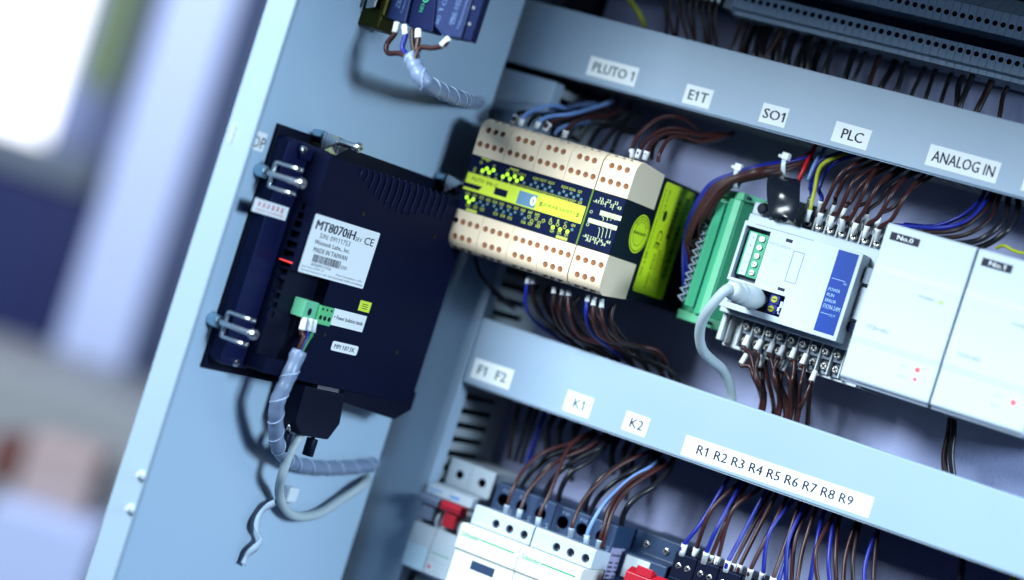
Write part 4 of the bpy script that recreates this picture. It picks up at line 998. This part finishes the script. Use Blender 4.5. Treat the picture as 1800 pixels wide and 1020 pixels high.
t.text('E305', (x0+w_*.58, y, z0+h_*.23), h=h_*.06, w=w_*.09); t.text('80700091117530', (x0+w_*.15, y, z0+h_*.15), h=h_*.05, w=w_*.3)
t.text('Input Power: 24VDC, 1A', (x0+w_*.03, y, z0+h_*.09), h=h_*.04, w=w_*.33); t.text('Power Consumption: < 12W', (x0+w_*.55, y, z0+h_*.09), h=h_*.04, w=w_*.4)
t.text('Operating Temperature: 0 - 45C, Operating Humidity: 10-90% non-condensing', (x0+w_*.03, y, z0+h_*.03), h=h_*.04, w=w_*.94)
obj('sticker_print', t, 'ink', sk)
sk, x0, z0, w_, h_, y = dlabel([z2(840, 207), z2(1037, 262), z2(1005, 357), z2(815, 305)], OM, 'paper', 'isolation_sticker')
obj('sticker_print', MB().text('+ Power Isolation inside', (x0+w_*.06, y, z0+h_*.38), h=h_*.24, w=w_*.88, bold=.015), 'ink', sk)
sk, x0, z0, w_, h_, y = dlabel([z2(833, 402), z2(988, 442), z2(970, 498), z2(820, 458)], OM, 'paper', 'code_sticker', 1.5)
obj('sticker_print', MB().text('MPI 187.5K', (x0+w_*.1, y, z0+h_*.28), h=h_*.45, w=w_*.78, bold=.01), 'ink', sk)
sk, x0, z0, w_, h_, y = dlabel([z2(998, 160), z2(1065, 180), z2(1048, 240), z2(983, 222)], OM, 'acid', 'yellow_sticker')
t = MB()
for k in range(3): t.rect((x0+w_*.25, y, z0+h_*(.25+.2*k)), EX, EZ, w_*.5, h_*.07)
obj('sticker_print', t, 'acid_ink', sk)
sk, x0, z0, w_, h_, y = dlabel([z1(372, 502), z1(570, 562), z1(548, 642), z1(343, 578)], OS, 'paper', 'seal_sticker')
t = MB()
for k in range(6):
    xx = x0+w_*(.12+.135*k); zz_ = z0+h_*.48; sz = w_*.075
    t.rect((xx, y, zz_+sz*.9), EX, EZ, sz, .5); t.rect((xx, y, zz_+sz*.35), EX, EZ, sz, .5); t.rect((xx+sz*.4, y, zz_), EX, EZ, .6, sz*1.1); t.rect((xx, y, zz_), EX, EZ, sz*(.4+.5*(k % 2)), .5)
t.text('WARRANTY VOID IF REMOVED', (x0+w_*.08, y, z0+h_*.16), h=h_*.15, w=w_*.82)
obj('sticker_print', t, 'ink_red', sk)
# glowing bar that stands for red light falling on a vent rib
m_ = MB(); p = DR(*z1(535, 868), (OS+OM)/2)
m_.box(rdg-.3, rdg+.6, -(OS+OM)/2-5, -(OS+OM)/2+5, p.z-1.0, p.z-.3); obj('status_lamp', m_, 'led_red', hmi)
# port edge
m_ = MB(); p = DR(*z2(740, 628), OM-4); q = DR(*z2(900, 655), OM-4); r_ = DR(*z2(1040, 690), OM-4)
m_.box(p.x, q.x, -OM+1.5, -OM+6, zb_-1.2, zb_+1.2); m_.box(q.x+3, r_.x+4, -OM+2.5, -OM+6, zb_-1.8, zb_+1.2)
obj('port_shells', m_, 'steel', hmi, bev=.3)
# clamps
def clamp(foot, head, label, vert=False):
    f_ = DR(*foot, 1.0); k = thing('panel_clamp', label, 'clamp', f_, 'door', group='screw clamps holding the operator panel')
    a = Vector((f_.x, 0, f_.z)); L = 32.5
    b = a+Vector((0, -L, 0))
    obj('foot_cap', MB().cyl(a+Vector((0, -.1, 0)), a+Vector((0, -7.5, 0)), 3.9, n=16), 'zinc_blue', k, bev=.4)
    th = MB(); N = 60
    th.tube([a.lerp(b, .2+.78*i/N) for i in range(N+1)], [1.75+.22*((i % 2)) for i in range(N+1)], 10); obj('threaded_rod', th, 'zinc', k)
    hd = obj('screw_head', MB().cyl(b, b+Vector((0, -3, 0)), 3.3, 2.6, 16), 'zinc', k, bev=.5)
    obj('cross_slot', MB().box(b.x-1.8, b.x+1.8, b.y-3.1, b.y-2.95, b.z-.4, b.z+.4).box(b.x-.4, b.x+.4, b.y-3.1, b.y-2.95, b.z-1.8, b.z+1.8), 'black', hd)
    br = MB(); yb_ = -11.5; s_ = 1
    if not vert:
        for dz in (-7.2, 7.2):
            br.tube(spline([Vector((a.x, yb_, a.z)), Vector((a.x, yb_, a.z+dz*.85)), Vector((a.x, yb_-1.5, a.z+dz)), Vector((a.x, yb_-5, a.z+dz)), Vector((a.x+.5, yb_-15, a.z+dz)), Vector((a.x+3, yb_-18, a.z+dz))], 5), 1.15, 8)
        obj('bracket', br, 'zinc', k)
    else:
        br.prism([(a.x-8, yb_-1), (a.x+8, yb_-1), (a.x+8, yb_-3), (a.x-8, yb_-3)], 'z', a.z-8, a.z+3)
        br.prism([(yb_-3.01, a.z+3), (yb_-12, a.z+1), (yb_-12, a.z-1), (yb_-3.01, a.z-8)], 'x', a.x-8, a.x-6.6)
        br.prism([(yb_-3.01, a.z+3), (yb_-12, a.z+1), (yb_-12, a.z-1), (yb_-3.01, a.z-8)], 'x', a.x+6.6, a.x+8)
        obj('bracket', br, 'zinc', k, bev=.3)
clamp((455, 299), 0, 'steel screw clamp above the red-printed sticker')
clamp((372, 561), 0, 'steel screw clamp near the lower corner of the operator panel')
clamp((556, 238), 0, 'steel screw clamp on the top edge of the operator panel', True)
clamp((772, 312), 0, 'steel screw clamp at the far top corner beside the cream controller', True)
# power connector
pc = thing('power_connector', 'small green power connector with white sleeves on the operator panel', 'connector', DR(*z2(700, 250), OM), 'door')
a0 = DR(*z2(605, 190), OM+1); a1 = DR(*z2(735, 240), OM+1); a2 = DR(*z2(835, 250), OM+1)
zc1, zc0 = DR(*z2(690, 165), OM+1).z, DR(*z2(680, 275), OM+1).z
xL, xM, xR = DR(*z2(618, 215), OM-4).x, DR(*z2(745, 240), OM+2).x, DR(*z2(832, 255), OM+2).x
obj('socket', MB().box(xL, xM-.1, Y_(OM)-1, Y_(OM)+8, zc0, zc1), 'green_light', pc, bev=.4)
obj('plug', MB().box(xM, xR, Y_(OM)-2.5, Y_(OM)+6, zc0-1.2, zc1-.8), 'green_conn', pc, bev=.4)
m_ = MB()
for k in range(3):
    x = xM+(xR-xM)*(.2+.3*k); m_.cyl((x, Y_(OM)-2.55, (zc0+zc1)/2-2.5), (x, Y_(OM)-2.2, (zc0+zc1)/2-2.5), 1.5, n=10); m_.box(x-.8, x+.8, Y_(OM)-2.6, Y_(OM)-2.3, (zc0+zc1)/2+2, (zc0+zc1)/2+3.4)
m_.disk((xL+6, Y_(OM)-1.06, (zc0+zc1)/2-1), EX, EZ, 1.8, 2.4)
obj('wire_entries', m_, 'black', pc)
hpw = []
ho = DR(*z2(632, 475), OM+4)
for i, (c, q) in enumerate((('brown', (655, 300)), ('blue', (688, 305)), ('green_wire', (714, 312)))):
    p = DR(*z2(*q), OM+1); hpw.append(dict(pts=[(p.x, p.y, p.z+3), (p.x, p.y-1, p.z-6), (p.x+(ho.x-p.x)*.4, p.y-3, p.z*.6+ho.z*.4), (ho.x+i*1.5-1.5, ho.y, ho.z), (ho.x, ho.y+1, ho.z-14)], col=c, fer=7, fr=2.0, r=1.35))
wires('between green connector and spiral sleeve', 'wires of the power connector', hpw, 'door')
def spiral(name, pts, r, label, pitch=15, frame='door'):
    p = spline(pts, 10); h = obj(name, MB().tube(p, [r*(.92+.045*math.sin(i*1.05)) for i in range(len(p))], 16), 'hose', frame=frame, label=label, cat='cable sleeve', group='translucent spiral cable sleeves')
    e = MB(); acc = 0; hp = []; a = None
    for i in range(len(p)-1):
        seg = (p[i+1]-p[i]); d = seg.normalized(); a = d.orthogonal().normalized() if a is None else (a-d*a.dot(d)).normalized(); b = d.cross(a)
        n = max(2, int(seg.length/.6))
        for k in range(n):
            t = 2*math.pi*(acc+seg.length*k/n)/pitch; hp.append(p[i]+seg*(k/n)+(a*math.cos(t)+b*math.sin(t))*r*.95)
        acc += seg.length
    e.tube(hp, .38, 5); obj('spiral_edge', e, 'hose_edge', h)
    core = MB()
    for k in range(3): core.tube([q+Vector((1.2*math.cos(k*2.1), 0, 1.2*math.sin(k*2.1))) for q in p], 1.2, 6)
    obj('inner_wires', core, ['brown_dark'], h)
    return h
spiral('spiral_sleeve', [ho+Vector((0, 0, 1)), DR(*z2(560, 640), OM+4), DR(*z2(505, 760), OM+2), DR(485, 745, OM-2), DR(489, 785, OM-8), DR(512, 812, 7), DR(560, 822, 6), DR(610, 822, 6), DR(650, 818, 6), to_door(Vector((-40, -62, PY(668, 815, -75).z))), to_door(Vector((-40, -20, PY(668, 815, -75).z)))], 4.9, 'translucent spiral cable sleeve dropping from the green connector')
# serial plug
sp_ = thing('serial_plug', 'black serial plug with two thumbscrews under the operator panel', 'plug', DR(548, 750, OM-8), 'door')
A = [DR(u, v, OM-8) for u, v in ((522, 672), (592, 690), (583, 740), (562, 768), (515, 760), (503, 738))]
cz = lambda i: (A[i].x, A[i].z)
obj('plug_shell', MB().prism([cz(i) for i in range(6)], 'y', Y_(OM)+1, Y_(OM)+16), 'black', sp_, bev=1.2)
for q, nm in (((500, 777), 0), ((545, 786), 1)):
    p = DR(*q, OM-8); obj('thumbscrew', MB().cyl((p.x, Y_(OM)+8, p.z+5.5), (p.x, Y_(OM)+8, p.z-5.5), 3.6, n=16), 'black', sp_, bev=.4)
    obj('screw_shaft', MB().cyl((p.x, Y_(OM)+8, p.z+5.5), (p.x, Y_(OM)+8, p.z+13), 1.3, n=10), 'zinc', sp_)
cb = [DR(532, 752, OM-8), DR(525, 770, OM-8), DR(508, 800, OM-8), DR(496, 835, OM-9), DR(491, 865, 10), DR(500, 893, 8), DR(522, 908, 7), DR(560, 903, 7), DR(600, 878, 8), DR(640, 850, 9), to_door(Vector((-39, -64, PY(668, 838, -75).z))), to_door(Vector((-40, -20, PY(668, 838, -75).z)))]
obj('cable', MB().tube(spline(cb, 10), 3.0, 10), 'cable_grey', sp_)
# tie base and torn tape on the door
tb = thing('tie_mount', 'white cable tie mount with torn tape hanging on the door', 'cable tie', DR(500, 870, 0), 'door')
p = DR(508, 868, 2); obj('mount', MB().box(p.x-5, p.x+5, -6, -.1, p.z-5, p.z+5), 'tie', tb, bev=1.5)
tp_ = [DR(u, v, o) for u, v, o in ((492, 880, 6), (472, 890, 5), (457, 905, 4), (452, 930, 5), (460, 948, 6), (450, 962, 5), (436, 975, 4), (428, 992, 3))]
mm = MB(); sp2 = spline(tp_, 6); g = []
for i, q in enumerate(sp2):
    wd = 4.6+1.0*math.sin(i*.45); tw_ = .25
    g += [q+Vector((-wd*math.cos(tw_), -abs(math.sin(tw_))*wd, wd*.25)), q+Vector((wd*math.cos(tw_)*.6, 0, -wd*.25))]
mm.add(g, [(2*i, 2*i+1, 2*i+3, 2*i+2) for i in range(len(sp2)-1)], 0, True)
to = obj('torn_tape', mm, 'tape', tb); sd = to.modifiers.new('solid', 'SOLIDIFY'); sd.thickness = .0002
# OP label on the door
C, e, w_, h_ = rect_from([(436, 226), (470, 234), (462, 268), (428, 258)], lambda u, v: DR(u, v, 0))
lo = obj('paper_label', MB().box(C.x-w_/2-14, C.x+w_/2, -.2, -.03, C.z-h_/2, C.z+h_/2), 'paper', frame='door', label='white label reading OP half hidden by the door flange', cat='label')
pO = DR(440, 256, 0); pP = DR(464, 260, 0)
obj('lettering', MB().text('OP', (pO.x, -.26, pO.z), h=DR(445, 236, 0).z-DR(441, 256, 0).z, w=pP.x-pO.x), 'ink', lo)

# ================================================================== PUSH BUTTON CONTACTS AT THE TOP OF THE DOOR
z9 = lambda a, b: (600+a/2.8125, b/2.8125)
bx = DR(*z9(150, 60), 6).x
pbt = thing('push_button', 'back of a push button with brass-coloured collar on the door', 'push button', (bx, 0, DR(*z9(170, 150), 6).z), 'door')
pzb = DX(*z9(190, 150), bx).z
cyy = lambda a, b: DX(*z9(a, b), bx).y
obj('collar', MB().box(bx-2, bx+14, cyy(190, 140), -.1, pzb, pzb+42).box(bx-4, bx+12, cyy(200, 100)-3, cyy(190, 140)-.1, pzb+8, pzb+42), 'brass', pbt, bev=1)
obj('collar_lever', MB().prism([(cyy(150, 40), pzb+10), (cyy(185, 60), pzb+12), (cyy(190, 0)-2, pzb+42), (cyy(150, 0), pzb+42)], 'x', bx-6, bx-4.2), 'lgrey', pbt, bev=.6)
def cblock(face, side, label, txt, xo, sw):
    q = [DX(*z9(a, b), bx+xo) for a, b in face]
    k = thing('contact_block', label, 'contact block', (bx+10, q[2].y, q[2].z), 'door', group='blue contact blocks of the push button')
    obj('block_body', MB().prism([(p.y, p.z) for p in q], 'x', bx+xo, bx+xo+10), 'contact', k, bev=.5)
    if side:
        q2 = [DX(*z9(a, b), bx+xo) for a, b in side]
        obj('terminal_side', MB().prism([(p.y, p.z) for p in q2], 'x', bx+xo+1.5, bx+xo+8), 'navy', k, bev=.6)
        sm = MB()
        for a, b in ((655, 40), (635, 120)):
            p = DX(*z9(a, b), bx+xo+1.3); sm.cyl((bx+xo+1.6, p.y, p.z), (bx+xo+.9, p.y, p.z), 1.1, n=10)
        obj('side_glints', sm, 'zinc', k)  # tiny zinc studs that stand for white glints on the dark side
    t = MB(); c_ = q[0].lerp(q[2], .5)
    for s, a, b, h_, L_ in txt:
        p = DX(*z9(a, b), bx+xo-.12); t.text(s, (bx+xo-.12, p.y, p.z), Vector((0, 0, 1)), Vector((0, 1, 0)), h=h_, w=L_, bold=.02)
    obj('print', t, 'contact_text', k)
    return k
cblock([(215, -60), (355, -60), (315, 112), (240, 95), (185, 60)], None, 'blue contact block nearest the brass collar', [('ZBE-102', 286, 44, 3.2, 15), ('Telemecanique', 303, 70, 1.8, 20), ('NO', 225, 40, 2.4, 5)], 0, 0)
kb = cblock([(335, -60), (475, -60), (450, 160), (330, 130)], None, 'dark middle contact block with green mark', [], 3, 0)
p = DX(*z9(405, 45), bx+2.8); obj('mark', MB().text('NO', (bx+2.85, p.y, p.z-2), Vector((0, 0, 1)), Vector((0, 1, 0)), h=2.6, w=5).ring((bx+2.85, p.y+.5, p.z+6), Vector((0, 0, 1)), Vector((0, 1, 0)), 2.2, 1.2), 'logo_green', kb)
kb.children[0].data.materials[0] = M['navy']
cblock([(480, -60), (665, -60), (588, 190), (500, 175), (462, 130)], [(662, -60), (715, -60), (630, 203), (592, 190)], 'blue contact block farthest from the brass collar', [('ZBE-102', 556, 124, 3.4, 15), ('Telemecanique', 583, 149, 2.2, 22), ('3 4', 545, 128, 1.6, 4), ('NO', 482, 121, 2.6, 5), ('1', 500, 60, 3, 1.6), ('CE', 515, 30, 3, 5)], -3, 1)
hs = DX(*z9(352, 285), bx-2)
bw = []
for c, fer, pts in (('brown', 6, [(275, 115), (265, 165), (225, 220), (230, 262), (290, 265), (330, 290)]), ('blue', 6, [(312, 130), (318, 175), (302, 235), (320, 270), (345, 300)]), ('brown_dark', 0, [(352, 145), (352, 210), (360, 260), (362, 310)]), ('brown', 5, [(380, 150), (380, 200), (372, 240), (365, 300)]), ('brown', 6, [(532, 190), (505, 225), (450, 238), (395, 235), (370, 270), (362, 310)])):
    bw.append(dict(pts=[DX(*z9(a, b), bx-2-.5*i) for i, (a, b) in enumerate(pts)], col=c, fer=fer, fr=2.0, r=1.6))
wires('below the push button contact blocks', 'wires below the push button', bw, 'door')
q0 = hs
hp = [DX(*z9(345, 275), bx-2), DX(*z9(372, 345), bx-2), DX(*z9(420, 410), bx+2)]
last = hp[-1]
hp += [DR(*z9(500, 455), max(6, -last.y-6)), DR(*z9(590, 490), max(6, -last.y-14)), DR(*z9(660, 502), 7), to_door(Vector((-40, -64, PY(*z9(745, 500), -75).z))), to_door(Vector((-40, -20, PY(*z9(745, 500), -75).z)))]
spiral('spiral_sleeve', hp, 5.2, 'translucent spiral cable sleeve curving from the push button')

# ================================================================== OUT OF FOCUS ROOM BEYOND THE DOOR
def far(u, v, dist): d = ray(u, v); return CAM + d*dist       # dist along the view axis
FRM = {}
def room_box(name, u0, v0, u1, v1, dist, depth, mkey, label, cat, kind=None, bev=6):
    """upright box whose front face spans these picture corners (top-left, bottom-right) at this distance"""
    a = far(u0, v0, dist); b = far(u1, v1, dist)
    fr = R0; q0 = (a-CAM).dot(fr); q1 = (b-CAM).dot(fr)
    m = MB(); o = CAM+Fv*dist
    def W(x, y, z): p = CAM+R0*x+Vector((Fv.x, Fv.y, 0)).normalized()*(dist+y); return Vector((p.x, p.y, z))
    x0_, x1_ = sorted((q0, q1)); za, zb2 = sorted((a.z, b.z))
    vs = [W(x, y, z) for x in (x0_, x1_) for y in (0, depth) for z in (za, zb2)]
    m.add(vs, [(0,1,3,2), (4,6,7,5), (0,4,5,1), (2,3,7,6), (0,2,6,4), (1,5,7,3)])
    return obj(name, m, mkey, bev=bev, label=label, cat=cat, kind=kind)
M['room_wall'] = mat('room_wall', (.22, .28, .50), .7)
M['room_floor'] = mat('room_floor', (.30, .32, .34), .5)
M['room_white'] = mat('room_white', (.54, .63, .95), .5)
M['room_navy'] = mat('room_navy', (.012, .022, .12), .5)
M['room_grey'] = mat('room_grey', (.16, .20, .26), .5)
M['room_green'] = mat('room_green', (.36, .48, .26), .5)
M['room_brown'] = mat('room_brown', (.16, .06, .05), .6)
M['room_pink'] = mat('room_pink', (.46, .36, .35), .6)
M['window_light'] = mat('window_light', (.93, .95, 1.0), .5, emit=2.6, var=0)
W3 = lambda x, d, z: (lambda p: Vector((p.x, p.y, z)))(CAM+R0*x+Vector((Fv.x, Fv.y, 0)).normalized()*d)
obj('room_floor', MB().add([W3(-4000, 2600, -1000), W3(1500, 2600, -1000), W3(1500, 9000, -1000), W3(-4000, 9000, -1000)], [(0, 1, 2, 3)]), 'room_floor', kind='structure')
obj('room_wall', MB().add([W3(x, y, z) for x in (-4500, 1500) for y in (6200, 6300) for z in (-1000, 3000)], [(0,1,3,2), (4,6,7,5), (0,4,5,1), (2,3,7,6), (0,2,6,4), (1,5,7,3)]), 'room_wall', kind='structure')
def room(name, x0, y0, x1, y1, dist, depth, mkey, label, cat, bev=6):
    m = MB(); k = dist/F_PX
    vs = [W3(x*k, dist+d, CAM.z-y*k) for x in (x0, x1) for d in (0, depth) for y in (y1, y0)]
    m.add(vs, [(0,1,3,2), (4,6,7,5), (0,4,5,1), (2,3,7,6), (0,2,6,4), (1,5,7,3)])
    return obj(name, m, mkey, bev=bev, label=label, cat=cat)
room('bright_window', -1300, -700, -872, 45, 6100, 60, 'window_light', 'bright blurred window in the far corner of the room', 'window')
room('green_panel', -845, -500, -775, -70, 5600, 80, 'room_green', 'blurred pale green upright panel beside the bright window', 'panel')
room('white_column', -738, -600, -610, 395, 4200, 260, 'room_white', 'blurred tall white column between the dark machine and the door', 'column')
room('dark_machine', -1300, 120, -742, 400, 4600, 500, 'room_navy', 'blurred dark navy machine standing below the bright window', 'machine')
room('machine_top', -1300, 50, -760, 112, 4620, 420, 'room_grey', 'blurred grey box on top of the dark navy machine', 'box')
room('workbench', -1000, 440, -500, 900, 3600, 500, 'room_floor', 'blurred grey workbench low beside the door', 'bench')
room('parcel', -730, 545, -600, 655, 3300, 150, 'room_pink', 'blurred pinkish parcel in front of the grey workbench', 'parcel')
room('brown_box', -790, 560, -735, 640, 3310, 100, 'room_brown', 'blurred small brown box beside the pinkish parcel', 'box')
room('pale_bin', -760, 675, -560, 900, 3200, 200, 'room_white', 'blurred white bin at the bottom left corner', 'bin')
def added_room_light(u, v, d, tu, tv, td, size, power, col):
    return area('added_room_light', far(u, v, d), far(tu, tv, td), size, power, col)
added_room_light(-300, -1700, 2600, 200, 400, 4400, 1.0, 40, (.85, .9, 1.0))  # unseen lamp added to brighten the blurred column
